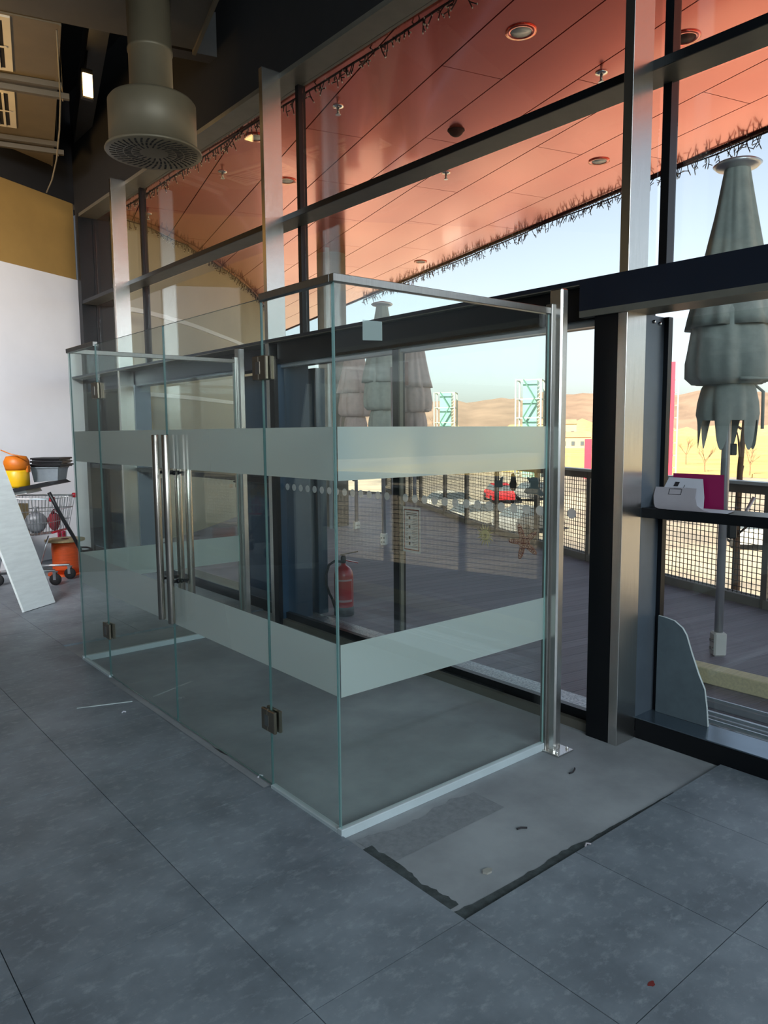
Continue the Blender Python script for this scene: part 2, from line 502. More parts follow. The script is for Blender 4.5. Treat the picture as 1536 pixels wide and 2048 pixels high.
# ---- floor with its tiles
T0x, T0y, TP = 1.671, 1.60, 0.605
fl = S('floor', MB().box((-7, -7, -0.30), (3.70, 10.9, -0.014)), 'screed', 'grey levelled concrete floor under the tiles of the hall', 'floor')
RX0, RY0, RY1 = 1.671, 1.60, T0y + 7*TP
tile_me = MB().box((0.0015, 0.0015, -0.0139), (TP-0.0015, TP-0.0015, 0)).mesh('tile', 'tile')
tile_cut = MB().box((0.0015, 0.0015, -0.0139), (3.43-(T0x+2*TP)-0.002, TP-0.0015, 0)).mesh('tile', 'tile')
for i in range(-7, 3):
    for j in range(-7, 15):
        x, y = T0x + i*TP, T0y + j*TP
        if i >= 0 and 0 <= j < 7: continue
        if y > 9.6 + (x - 2.0)*0.55: continue
        o = link('tile', tile_cut if i == 2 else tile_me, fl)
        o.location = (x, y, 0)
# plain tile-coloured slabs where tiles are out of view
O('far_tile_field', MB().box((-7, -7, -0.0139), (T0x-7*TP-.002, 10.9, 0)).box((T0x-7*TP, -7, -0.0139), (3.43, T0y-7*TP-.002, 0)), 'tile', fl)
# adhesive left along the recess edges
def ragged(p0, p1, inward, wmin, wmax, n, z, taper=0.0):
    p0, p1, q = Vector(p0), Vector(p1), Vector(inward)
    a = [p0.lerp(p1, i/n) for i in range(n+1)]
    w = 0.5*(wmin+wmax); bb = []
    for p in a:
        w = min(wmax, max(wmin, w + random.uniform(-.012, .012))); bb.append(p + q*w*(1 - taper*len(bb)/n))
    m = MB(); m.grid([[(p.x, p.y, z) for p in a], [(p.x, p.y, z) for p in bb]], smooth=False)
    return m
O('adhesive_strip', ragged((1.672, 1.604), (3.02, 1.604), (0, 1), 0.05, 0.085, 46, -0.0125, 0.8), 'adhesive', fl)
O('adhesive_strip', ragged((1.674, 1.68), (1.674, 2.16), (1, 0), 0.025, 0.055, 26, -0.0125), 'adhesive', fl)
O('scraped_patch', ragged((1.70, 2.02), (2.35, 2.02), (0, 1), 0.17, 0.24, 30, -0.0128), 'screed_dark', fl)
O('adhesive_strip', ragged((1.672, 2.83), (1.672, 4.83), (1, 0), 0.008, 0.03, 60, -0.0122), 'adhesive', fl)
O('mortar_strip', ragged((1.64, 2.83), (1.64, 4.83), (1, 0), 0.03, 0.055, 60, 0.0015), 'screed', fl)

# ---- far wall (angled), upper wall, back and side walls, ceiling
WA = R(28.8); WD = Vector((math.cos(WA), math.sin(WA))); WN = Vector((-math.sin(WA), math.cos(WA)))
W0 = Vector((3.42, 10.41))
def wquad(t0, t1, thick, off=0.0):
    a = W0 + WD*t0 + WN*off; b = W0 + WD*t1 + WN*off
    return [tuple(a), tuple(b), tuple(b + WN*thick), tuple(a + WN*thick)]
S('wall_far_dark', MB().prism(wquad(-12, -1.75, 0.25), -0.014, 3.64), 'beam_grey', 'dark grey wall continuing past the white wall', 'wall')  # unseen stretch, darkened so the lobby glass reflects less brightness
S('wall_far', MB().prism(wquad(-1.75, 0, 0.25), -0.014, 3.64), 'white_wall', 'white painted lower wall behind the shopping trolley', 'wall')
S('wall_upper', MB().prism(wquad(-12, 0, 0.25, 0.02), 3.64, 4.62), 'tan_wall', 'tan upper band of wall above the white wall', 'wall')
S('wall_top', MB().prism(wquad(-12, 0.3, 0.25, 0.03), 4.62, 6.05), 'black_ceiling', 'black painted wall band under the dark ceiling', 'wall')
S('wall_side', MB().box((-7.2, -7, -0.014), (-7.0, 5.0, 6.0)), 'dark_wall', 'grey side wall of the hall behind the viewer', 'wall')
S('ceiling', MB().box((-7.2, -7.2, 6.0), (3.75, 11.5, 6.2)), 'black_ceiling', 'black painted open ceiling of the hall', 'ceiling')
S('wall_bulkhead', MB().box((3.43, -7, 4.47), (3.68, Y_END+.1, 6.0)), 'black_ceiling', 'black bulkhead wall above the glazed facade', 'wall')
S('wall_back', MB().box((-7.2, -7.15, -.014), (3.75, -6.9, 2.6)), 'beam_grey', 'grey solid lower back wall behind the viewer', 'wall')  # unseen solid part added to keep bright ground out of glass reflections
bw = empty('window_6', 'large glazed back wall of the hall with dark mullions', 'window', (-2, -7, 2.6), kind='structure')
for k in range(8):
    x = -7 + k*1.5
    O('mullion', MB().box((x-.03, -7.05, 2.6), (x+.03, -6.95, 6)), 'black_metal', bw)
    if k < 7: O('pane', MB().box((x+.03, -7.005, 2.6), (x+1.47, -6.995, 5.95)), 'glass_facade', bw)

# ---- steel fins of the facade
names = ['first', 'second', 'third', 'fourth', 'fifth']
fin_lab = ['steel facade fin out past the glass bay with leaflets', 'steel facade fin beyond the leaflet shelf', 'tall brushed steel facade fin beside the sliding door and leaflet shelf',
           'tall brushed steel facade fin behind the glass lobby doors', 'farthest brushed steel facade fin under the round ceiling diffuser']
for k, y in enumerate(FINS):
    S('trim_%d' % (k+1), MB().box((3.26, y, 0 if k != 2 else -.014), (3.43, y+.05, 4.47), bev=0.001), 'steel', fin_lab[k], 'column')
# ---- horizontal members
S('trim_6', MB().box((3.43, -7, 3.313), (3.62, Y_END, 3.358)), ('grey_metal'), 'dark horizontal transom halfway up the upper glazing', 'beam')
S('trim_7', MB().box((3.43, -7, 4.43), (3.66, Y_END, 4.47)), ('grey_metal'), 'grey head transom at the top of the glazing', 'beam')
fb = S('trim_8', MB().box((3.25, -7, 2.2), (3.62, 2.33, 2.357)).box((3.25, 2.33, 2.335), (3.62, Y_END, 2.357)).box((3.44, 2.33, 2.16), (3.62, Y_END, 2.335)), 'navy_metal', 'dark navy beam running above the door and lower windows', 'beam')
O('lip', MB().box((3.245, -7, 2.168), (3.45, 2.326, 2.2)), 'grey_metal', fb)
O('face_strip', MB().box((3.424, -7, 3.314), (3.4299, Y_END, 3.3575)), 'black_metal', None)
fs = bpy.data.objects['face_strip']; fs.name = 'trim_9'; tag(fs, 'thin black front edge of the upper glazing transom', 'trim', kind='structure')
O('soffit_plate', MB().box((3.252, 2.331, 2.329), (3.44, Y_END, 2.3349)), 'grey_metal', fb)

# ---- glazing bays
def bay(n, y0, y1, label, low=True, mull_first=True):
    e = empty('window_%d' % n, label, 'window', (XG, (y0+y1)/2, 0), kind='structure')
    def pane(za, zb): O('pane', MB().box((XG-.004, y0+.03, za), (XG+.004, y1-.02, zb)), 'glass_facade', e)
    pane(2.36, 3.31); pane(3.36, 4.43)
    ym = y1
    O('mullion', MB().box((3.60, ym, 2.36), (3.67, ym+.045, 4.43)), 'black_metal', e)
    if low:
        pane(.10, 1.155); pane(1.205, 2.16)
        O('sill', MB().box((3.43, y0, -.014), (3.62, y1, .094), bev=.003), 'black_metal', e)
        O('sill_top', MB().box((3.428, y0, .094), (3.62, y1, .10)), 'sill_metal', e)  # lighter top plate puts the sky's reflection into the colour
        O('middle_transom', MB().box((3.43, y0, 1.155), (3.64, y1, 1.205), bev=.003), 'black_metal', e)
    return e
bay(1, -4.49, -1.24, 'glazed facade bay out past the leaflet bay')
w2 = bay(2, -1.19, 2.06, 'glazed facade bay with the leaflets on its transom')
bay(3, 2.11, 5.36, 'upper glazing above the automatic sliding door', low=False)
w4 = bay(4, 5.41, 8.66, 'glazed facade bay behind the left lobby post')
w5 = bay(5, 8.71, Y_END-.05, 'last narrow glazed facade bay beside the white wall')
O('lower_mullion', MB().box((3.43, 2.06, .10), (3.62, 2.11, 2.17)), 'slate_metal', w2)
O('glazing_bead', MB().box((3.60, 2.035, .10), (3.64, 2.06, 2.17)), 'black_metal', w2)
for q in ((3.50, 2.14), (3.555, 2.135)):
    O('bolt', MB().lathe([(.009, 0), (.009, .006), (.004, .009)], (0, 0, 0), 10), 'chrome', w2)
    b_ = bpy.data.objects[-1] if False else COL.objects[-1]
    b_.rotation_euler = (R(90), 0, 0); b_.matrix_parent_inverse = Matrix.Translation(-WL[w2.name]); b_.location = (q[0], 2.06, q[1]-.0)
for w_, yy in ((w4, 5.41), (w4, 8.64), (w5, 8.71)):
    O('lower_mullion', MB().box((3.43, yy-.0, .10), (3.62, yy+.03, 2.17)), 'slate_metal', w_)
S('trim_10', MB().box((3.42, Y_END-.04, -.014), (3.68, Y_END+.12, 4.47)), 'black_metal', 'black end post of the facade beside the white wall', 'post')

# ---- sliding door
dr = empty('door_1', 'glass automatic sliding door with black frame behind the lobby', 'door', (3.35, 3.8, 0), kind='structure')
XD = 3.35
O('jamb', MB().box((3.262, 2.111, -.014), (3.60, 2.245, 2.2)), 'black_metal', dr)
O('jamb', MB().box((3.30, 5.29, -.014), (3.60, 5.359, 2.2)), 'slate_panel', dr)
O('jamb_edge', MB().box((3.262, 5.29, -.014), (3.2999, 5.359, 2.2)), 'black_metal', dr)
for (a, b) in ((2.245, 3.86), (3.86, 5.29)):
    leaf = O('leaf', MB().box((XD-.005, a+.02, .085), (XD+.005, b-.02, 2.14)), 'glass_facade', dr)
    O('bottom_rail', MB().box((XD-.02, a, .035), (XD+.02, b, .088)), 'black_metal', leaf)
    O('top_rail', MB().box((XD-.02, a, 2.13), (XD+.02, b, 2.16)), 'alu', leaf)
O('middle_stile', MB().box((XD-.03, 3.815, .035), (XD+.03, 3.875, 2.15)), 'black_metal', dr)
O('stile_trim', MB().box((XD-.028, 3.800, .035), (XD+.0, 3.8149, 2.15)), 'grey_metal', dr)
O('floor_track', MB().box((3.295, 2.245, -.014), (3.40, 5.29, .034)), 'grey_metal', dr)
O('header', MB().box((3.30, 2.2451, 2.16), (3.439, 5.2899, 2.329)), 'black_metal', dr)
dot_me = MB().lathe([(.028, 0), (.028, .0015)], n=20).mesh('dot', 'dot_film')
dot_y = [5.25 - .0985*k for k in range(14)] + [3.775, 3.68, 3.585, 3.49, 3.395, 3.30, 3.205, 3.11, 3.015, 2.92, 2.825, 2.73, 2.635, 2.42]
for y in dot_y:
    o = link('dot', dot_me, dr); o.rotation_euler = (0, R(-90), 0); o.location = (XD-.0055, y, 1.153)
S('threshold_plate', MB().box((3.455, 2.12, -.02), (3.685, 5.36, .012)), 'galv', 'galvanised speckled metal threshold plate outside the sliding door', 'threshold')

# ================================================================== OUTSIDE
# ---- terrace deck
FEN = [(4.6, -6.0), (5.3, -3.0), (5.75, -1.0), (6.25, 1.0), (6.80, 2.84), (7.22, 4.09), (7.74, 5.35), (8.25, 6.55), (8.80, 7.78), (9.40, 9.0), (10.05, 10.2), (10.9, 11.8), (11.9, 13.6), (12.9, 15.4)]
def fen_x(y):
    for (xa, ya), (xb, yb) in zip(FEN, FEN[1:]):
        if ya <= y <= yb: return xa + (xb-xa)*(y-ya)/(yb-ya)
    return FEN[0][0] if y < FEN[0][1] else FEN[-1][0]
tf = S('floor_terrace', MB().prism([(3.69, -7), (4.5, -7)] + [(x+.12, y) for x, y in FEN] + [(12.5, 18), (3.69, 18)], -0.35, -0.035), 'deck_base', 'dark timber board terrace outside the glass facade', 'deck')
pl_me = MB().box((0, -.0685, -.034), (1, .0685, 0), bev=.002).mesh('plank', 'deck')
DA = R(-10); dx, dy = math.cos(DA), math.sin(DA)
for k in range(-20, 118):
    ys = 0.9 + k*.142
    x0 = 3.70
    if ys > 16.5: break
    L = 1.0
    for _ in range(6):
        L = (fen_x(ys + dy*L) - .02 - x0)/dx
    if L < .3: continue
    o = link('plank', pl_me, tf); o.location = (x0, ys, 0); o.rotation_euler = (0, 0, DA); o.scale = (L, 1, 1)
# galvanised outer part: aluminium floor tracks and timber batten by the leaflet bay
for k, (x, w, h) in enumerate(((3.80, .05, .035), (3.93, .09, .02), (4.10, .06, .04))):
    tag(O('floor_rail', MB().box((x, -3.4, .0), (x+w, 2.25, h), bev=.004).box((x+w*.4, -3.4, h), (x+w*.6, 2.25, h+.012)), 'alu'),
        ['aluminium floor rail nearest the glass by the timber batten', 'flat aluminium floor rail between two taller rails outside', 'aluminium floor rail lying closest to the timber batten'][k], 'rail', 'aluminium rails on the terrace')
tag(O('timber_batten', MB().box((4.48, -3.2, .001), (4.60, 2.36, .10), bev=.006), 'timber'), 'pale squared timber batten lying on the terrace boards', 'timber')

# ---- railing
rl = empty('railing', 'terrace railing with wire mesh panels and flat top rail', 'railing', (7.2, 4.1, 0))
def poly_pt(P, s):
    for a, b in zip(P, P[1:]):
        d = math.dist(a, b)
        if s <= d: return Vector(a).lerp(Vector(b), s/d)
        s -= d
    return Vector(P[-1])
for a, b in zip(FEN, FEN[1:]):
    A, B = Vector(a), Vector(b); L = (B-A).length; t = (B-A)/L; nrm = Vector((t.y, -t.x))
    def P3(s, z, o=0.0): q = A + t*s + nrm*o; return (q.x, q.y, z)
    O('top_rail', MB().bar(P3(-.01, 1.115), P3(L+.01, 1.115), .12, .03), 'alu', rl)
    O('rail_face', MB().bar(P3(0, 1.06, -.02), P3(L, 1.06, -.02), .02, .08), 'rail_paint', rl)
    O('kerb', MB().bar(P3(0, .03, .03), P3(L, .03, .03), .12, .10), 'concrete', rl)
    nseg = max(1, round(L/1.3))
    for k in range(nseg):
        s0, s1 = L*k/nseg, L*(k+1)/nseg
        O('post', MB().bar(P3(s0, -.02, .0), P3(s0, 1.1, .0), .06, .05), 'rail_paint', rl)
        m = MB()
        nv = int((s1-s0)/.052)
        for q in range(1, nv):
            s = s0 + (s1-s0)*q/nv
            m.bar(P3(s, .08, .01), P3(s, 1.03, .01), .006, .006)
        for q in range(19):
            z = .09 + q*.052
            m.bar(P3(s0, z, .012), P3(s1, z, .012), .006, .006)
        O('mesh_panel', m, 'wire', rl)

# ---- canopy with red soffit panels
UA = R(75); ux, uy = math.cos(UA), math.sin(UA)        # along the canopy
ZS = 4.55
def un(u, n): return (u*ux + n*uy, u*uy - n*ux)
SX = 3.70
cn = empty('canopy', 'red panelled canopy soffit over the terrace', 'canopy', (6, 5, ZS), kind='structure')
NS = [-1.0, -.40, .19, .78, 1.37, 1.96, 2.55, 3.14, 3.72, 4.31, 4.90, 5.48, 6.06, 6.66]
def ustart(n): return max(-7.0, (SX - n*uy)/ux)
for i in range(len(NS)-1):
    n0, n1 = NS[i]+.006, NS[i+1]-.006
    ua0, ua1 = ustart(n0), ustart(n1)
    off = (i*1.37) % 3.0
    cuts = [min(ua0, ua1)] + [c for c in [-7+off+3.0*q for q in range(12)] if c > max(ua0, ua1)+.3 and c < 22] + [22.0]
    for q in range(len(cuts)-1):
        a0 = ua0 if q == 0 else cuts[q]+.004
        a1 = ua1 if q == 0 else cuts[q]+.004
        e = cuts[q+1]-.004
        if a0 >= e or a1 >= e: continue
        O('soffit_panel', MB().prism([un(a0, n0), un(e, n0), un(e, n1), un(a1, n1)], ZS, ZS+.03), 'soffit', cn)
top = [un(ustart(6.70), 6.70), un(22, 6.70), (3.69, 23), (3.69, -6)]
O('roof_slab', MB().prism([(3.69, -8.5), un(-8.5, 6.70), un(22.5, 6.70), (3.69, 23)], ZS+.035, ZS+.30), 'soffit_gap', cn)
O('fascia', MB().prism([un(-8.5, 6.70), un(22.5, 6.70), un(22.5, 6.74), un(-8.5, 6.74)], ZS-.015, ZS+.34), 'canopy', cn)

# ---- curved rendered wall closing the terrace
CW = [(3.90, 10.42), (4.3, 10.5), (5.3, 11.2), (6.38, 12.2), (7.4, 13.2), (8.44, 14.4), (9.6, 15.9), (10.9, 17.9), (12.2, 20.3), (13.4, 23)]
def smooth_path(P, k=4):
    out = []
    for i in range(len(P)-1):
        p0, p1, p2, p3 = (Vector(P[max(0, i-1)]), Vector(P[i]), Vector(P[i+1]), Vector(P[min(len(P)-1, i+2)]))
        for q in range(k):
            t = q/k
            out.append(0.5*((2*p1)+(p2-p0)*t+(2*p0-5*p1+4*p2-p3)*t*t+(3*p1-p0-3*p2+p3)*t**3))
    return out + [Vector(P[-1])]
CS = smooth_path(CW)
def offs(P, d):
    o = []
    for i, p in enumerate(P):
        t = (P[min(i+1, len(P)-1)]-P[max(i-1, 0)]).normalized(); o.append(p + Vector((t.y, -t.x))*d)
    return o
cb = offs(CS, -.25)
def ribbon(P, Q, z0, z1, mats):
    m = MB()
    m.grid([[(p.x, p.y, z1) for p in Q], [(p.x, p.y, z1) for p in P], [(p.x, p.y, z0) for p in P], [(p.x, p.y, z0) for p in Q], [(p.x, p.y, z1) for p in Q]], smooth=False)
    return m
wc = S('wall_exterior', ribbon(CS, cb, -.3, ZS, 'render'), 'render', 'curved cream rendered wall at the end of the terrace', 'wall')
O('white_band', ribbon(offs(CS, .03), CS, 3.30, 3.36, ''), 'white_band', wc)
O('white_band', ribbon(offs(CS, .03), CS, 2.14, 2.20, ''), 'white_band', wc)
cc = empty('terrace_column', 'round concrete column carrying the red canopy', 'column', (7.58, 10.4, 0), kind='structure')
O('shaft', MB().lathe([(.24, 0), (.24, ZS)], (7.58, 10.4, 0), 32), 'concrete', cc)
O('drainpipe', MB().tube([(7.25, 10.05, 0), (7.25, 10.05, ZS)], .035, 10), 'alu_white', cc)
S('cladding_panel', MB().box((3.70, 5.33, .0), (3.80, 6.62, 2.15), bev=.004).box((3.695, 5.75, .0), (3.70, 5.80, 2.15)).box((3.695, 6.2, .0), (3.70, 6.22, 2.15)), 'slate_panel', 'dark slate blue cladding panel just outside beside the extinguisher', 'panel')

# ---- ground, fields, hills
S('ground', MB().box((-60, -120, -4.3), (150, 260, -4.0)), 'asphalt', 'sunlit car park ground below the terrace', 'ground')
S('field', MB().prism([(60, -80), (70, -60), (88, 40), (60, 120), (20, 200), (20, 900), (1200, 900), (1200, -300)], -3.98, -3.6), 'grass_dry', 'dry yellow grass bank and fields beyond the car park', 'field')
def hill(name, dist, z0, amp, seed, mt, label, prof):
    rnd = random.Random(seed)
    rows = [[], [], []]
    for k in range(161):
        th = R(-10 + 105*k/160)
        zz = prof(math.degrees(th)) + amp*(rnd.random()-.5)
        for r_, z in ((0, -4), (dist*.16, zz*.55), (dist*.3, zz)):
            rows[[0, dist*.16, dist*.3].index(r_)].append((math.cos(th)*(dist+r_), math.sin(th)*(dist+r_), z))
    return S(name, MB().grid(rows, smooth=True), mt, label, 'hill')
def prof_far(a):      # ridge height by bearing
    return 62 + 14*math.sin((a-20)*.11) + 5*math.sin(a*.55) + 3*math.sin(a*1.7) - max(0, a-46)*1.6
hill('hill_far', 1250, 60, 4, 3, 'hill', 'brown wooded ridge on the horizon', prof_far)
hill('hill_near', 620, 12, 4.5, 5, 'scrub', 'low ochre scrubby rise in front of the ridge', lambda a: 7 + 3*math.sin(a*.4) + 2*math.sin(a*1.3))

# ---- trees
def tree(base, h, seed, label, spread=.5, group=None):
    rnd = random.Random(seed)
    e = empty('bare_tree', label, 'tree', base, group=group)
    tr = MB(); tw = MB()
    def grow(p, d, L, r, lev):
        q = p + d*L
        (tr if lev < 2 else tw).tube([p, p.lerp(q, .5)+Vector((rnd.uniform(-1, 1), rnd.uniform(-1, 1), 0))*L*.05, q], [r, r*.8, r*.6], 5 if lev < 2 else 3, cap=False)
        if lev >= 4: return
        for k in range(3 if lev else 4):
            nd = (d + Vector((rnd.uniform(-1, 1), rnd.uniform(-1, 1), rnd.uniform(-.1, .6)))*spread*1.3).normalized()
            grow(p.lerp(q, rnd.uniform(.55, 1)), nd, L*rnd.uniform(.55, .78), r*.55, lev+1)
    grow(Vector((0, 0, 0)), Vector((0, 0, 1)), h*.36, h*.02, 0)
    O('trunk', tr, 'bark', e, True); tag(O('twigs', tw, 'bark', e, True), kind='stuff')
    return e
def ray_pt(px, dist, z):     # place by bearing only: distance and height are free
    a = YAW - math.atan((px-768)/1489.5)
    return (math.cos(a)*dist, math.sin(a)*dist, z)
tree_lab = ['wide bare tree standing beside the smaller green glass tower', 'bare roadside tree seen just past the brown square sign', 'small bare tree between the two green glass towers', 'bare bush like tree on the yellow bank behind the parasol pole', 'bare tree on the bank beyond the red pylon', 'distant bare tree left of the terrace column', 'bare tree rising on the bank under the grey parasol']
for k, (px, d, h) in enumerate(((862, 130, 9.5), (838, 150, 7), (938, 160, 7.5), (1410, 100, 4.5), (1372, 120, 5), (715, 170, 7), (1500, 95, 4.2))):
    tree(ray_pt(px, d, -3.7), h, 20+k, tree_lab[k], .5, 'bare trees past the car park')
sp_ = empty('sapling', 'slim dark sapling close behind the railing by the parasol crank', 'tree', (7.75, 3.55, -4.0))
O('trunk', MB().tube([(7.75, 3.55, -4), (7.77, 3.56, -1.5), (7.74, 3.53, 0.0), (7.78, 3.56, .5), (7.75, 3.54, 1.2), (7.80, 3.52, 2.0)], [.07, .06, .045, .035, .03, .02], 8), 'bark', sp_)
for k, (z, a, L) in enumerate(((.9, 20, .5), (1.3, 200, .45), (1.6, 120, .4), (.5, 250, .3))):
    O('branch', MB().tube([(7.76, 3.55, z), (7.76+L*.5*math.cos(R(a)), 3.55+L*.5*math.sin(R(a)), z+L*.4), (7.76+L*math.cos(R(a)), 3.55+L*math.sin(R(a)), z+L*.6)], [.014, .01, .005], 5), 'bark', sp_)

# ---- lift towers, pylons, houses, cars
def tower(px, d, ztop, w, label):
    b = ray_pt(px, d, -4.0); a = math.atan2(b[1], b[0])
    e = empty('lift_tower', label, 'tower', b, a + R(180-8), group='green glass lift towers')
    H = ztop + 4; h = w/2
    O('glass_core', MB().box((-h*.55, -h*.5, 0), (h*.55, h*.62, H-.1)), 'tower_glass', e, True)
    for sx in (-1, 1):
        for sy in (-1, 1):
            O('mast', MB().box((sx*h-.09, sy*h-.09, 0), (sx*h+.09, sy*h+.09, H)), 'tower_frame', e, True)
    for k in range(6):
        z = H - k*H/5.2
        if z < 0: continue
        O('ring_beam', MB().box((h-.06, -h, z-.12), (h+.06, h, z)).box((-h-.06, -h, z-.12), (-h+.06, h, z)).box((-h, -h-.06, z-.12), (h, -h+.06, z)).box((-h, h-.06, z-.12), (h, h+.06, z)), 'tower_frame', e, True)
    for k in range(3):
        z = H - k*H/2.6
        O('brace', MB().bar((h, -h*.4, z), (h, h*.5, z-H/5.2), .16, .16).bar((h, h*.5, z-H/5.2), (h, -h*.4, z-H/2.6), .16, .16), 'tower_brace', e, True)
    ld = MB()
    for k in range(int(H/.45)):
        z = k*.45
        ld.bar((h*1.02, h*.72, z), (h*1.02, h*.98, z+.3), .07, .07)
    O('ladder', ld, 'tower_frame', e, True)
tower(1059, 93, 7.7, 3.0, 'taller green glass lift tower near the lobby post')
tower(892, 112, 7.3, 3.0, 'smaller green glass lift tower left of the other one')
def pylon(px, d, ztop, w, label):
    b = ray_pt(px, d, -4.0); a = math.atan2(b[1], b[0])
    e = empty('pylon_sign', label, 'pylon', b, a + R(180), group='red pylons in the car park')
    O('board', MB().box((-.15, -w/2, 0), (.15, w/2, ztop+4)), 'pink_red', e, True)
    m = MB()
    for k in range(int((ztop+4)/1.1)): m.box((-.05, w/2, k*1.1), (.05, w/2+.28, k*1.1+.06))
    m.box((-.06, w/2+.24, 0), (.06, w/2+.36, ztop+4.02))
    O('side_frame', m, 'tower_frame', e, True)
pylon(1328, 71, 7.5, 1.4, 'tall red pylon beside the grey parasol')
pylon(1176, 90, .6, .8, 'red pylon glimpsed between lobby post and black door jamb')
pylon(516, 60, 3.0, .9, 'pink red pylon seen past the left lobby post')
hl_ = ['long cream house low between the green towers', 'cream flat roofed block right of the taller green tower', 'cream house far behind the parasol with the brown sign', 'white shed beyond the gap beside the black door jamb', 'cream terrace of houses left of the taller green tower']
for k, (px, d, w, h, dp) in enumerate(((1000, 260, 17, 3.6, 8), (1112, 260, 13, 7.5, 10), (722, 240, 16, 6, 9), (1150, 230, 9, 3.4, 7), (958, 300, 12, 4.5, 8))):
    b = ray_pt(px, d, -3.8); a = math.atan2(b[1], b[0])
    e = empty('house', hl_[k], 'building', b, a + R(180))
    O('wall', MB().box((-dp/2, -w/2, 0), (dp/2, w/2, h)), 'building_cream', e, True)
    O('roof', MB().add([(-dp/2-.3, -w/2-.3, h), (dp/2+.3, -w/2-.3, h), (dp/2+.3, w/2+.3, h), (-dp/2-.3, w/2+.3, h), (0, -w/2, h+1.6), (0, w/2, h+1.6)], [(0, 1, 4), (3, 5, 2), (1, 2, 5, 4), (0, 4, 5, 3), (0, 3, 2, 1)]), 'building_roof', e, True)
    for q in range(int(w/2.6)):
        for fl_ in range(max(1, int(h/3))):
            y = -w/2 + 1.3 + q*2.6
            O('window', MB().box((dp/2, y-.5, .9+fl_*3), (dp/2+.05, y+.5, 2.2+fl_*3)), 'window_dark', e, True)
arch = empty('arch_sculpture', 'dark thin arch standing between the green towers', 'arch', ray_pt(957, 150, -3.8), YAW + R(90))
O('hoop', MB().tube([(1.9*math.cos(R(t)), 0, 4.2 + 1.9*math.sin(R(t))) for t in range(0, 181, 12)], .12, 8), 'wire', arch, True)
O('leg', MB().tube([(-1.9, 0, 0), (-1.9, 0, 4.2)], .12, 8), 'wire', arch, True)
O('leg', MB().tube([(1.9, 0, 0), (1.9, 0, 4.2)], .12, 8), 'wire', arch, True)

def car(loc, rz, paint, label):
    e = empty('car', label, 'car', loc, rz, group='cars parked below the terrace')
    def hull(prof, y0, inset, m):
        n = len(prof); v = []
        for sy in (-1, 1):
            for k, (x, z) in enumerate(prof): v.append((x, sy*(y0 - inset[k]), z))
        f = [tuple(range(n)), tuple(range(2*n-1, n-1, -1))] + [(k, n+k, n+(k+1) % n, (k+1) % n) for k in range(n)]
        return m.add(v, f)
    O('body', hull([(-2.1, .3), (-2.15, .7), (-1.95, .95), (-1.1, 1.0), (1.0, .95), (1.95, .8), (2.12, .55), (2.1, .28)], .86, [0, 0, .05, .05, .05, .08, .06, .02], MB()), paint, e, True)
    O('cabin', hull([(-1.7, .95), (-1.25, 1.38), (-.1, 1.46), (.55, 1.38), (1.2, .93)], .80, [0, .16, .18, .16, .02], MB()), 'window_dark', e, True)
    O('roof', hull([(-1.28, 1.39), (-.9, 1.45), (-.1, 1.49), (.5, 1.41), (-.1, 1.42)], .64, [0, .02, .02, 0, 0], MB()), paint, e, True)
    for sx in (-1.3, 1.3):
        for sy in (-.84, .84):
            O('wheel', MB().lathe([(.2, -.1), (.31, -.08), (.31, .08), (.2, .1)], n=16), 'rubber', e, True)
            w = COL.objects[-1]; w.rotation_euler = (R(90), 0, 0); w.location = (sx, sy, .31)
cl = ['red car parked below the terrace behind the dotted door glass', 'white car parked nearer the railing under the red car', 'grey car parked below the railing near the starfish sticker', 'white car parked far right of the grey parasol pole', 'grey car in the next row behind the red car', 'white car parked left of the red car']
for k, (px, d, p, rz) in enumerate(((998, 60, 'car_red', 78), (962, 44, 'car_white', 15), (1060, 42, 'car_grey', 25), (1500, 40, 'car_white', 60), (1075, 62, 'car_grey', 25), (905, 52, 'car_white', 10))):
    car(ray_pt(px, d, -4.0), R(rz)-R(25), p, cl[k])

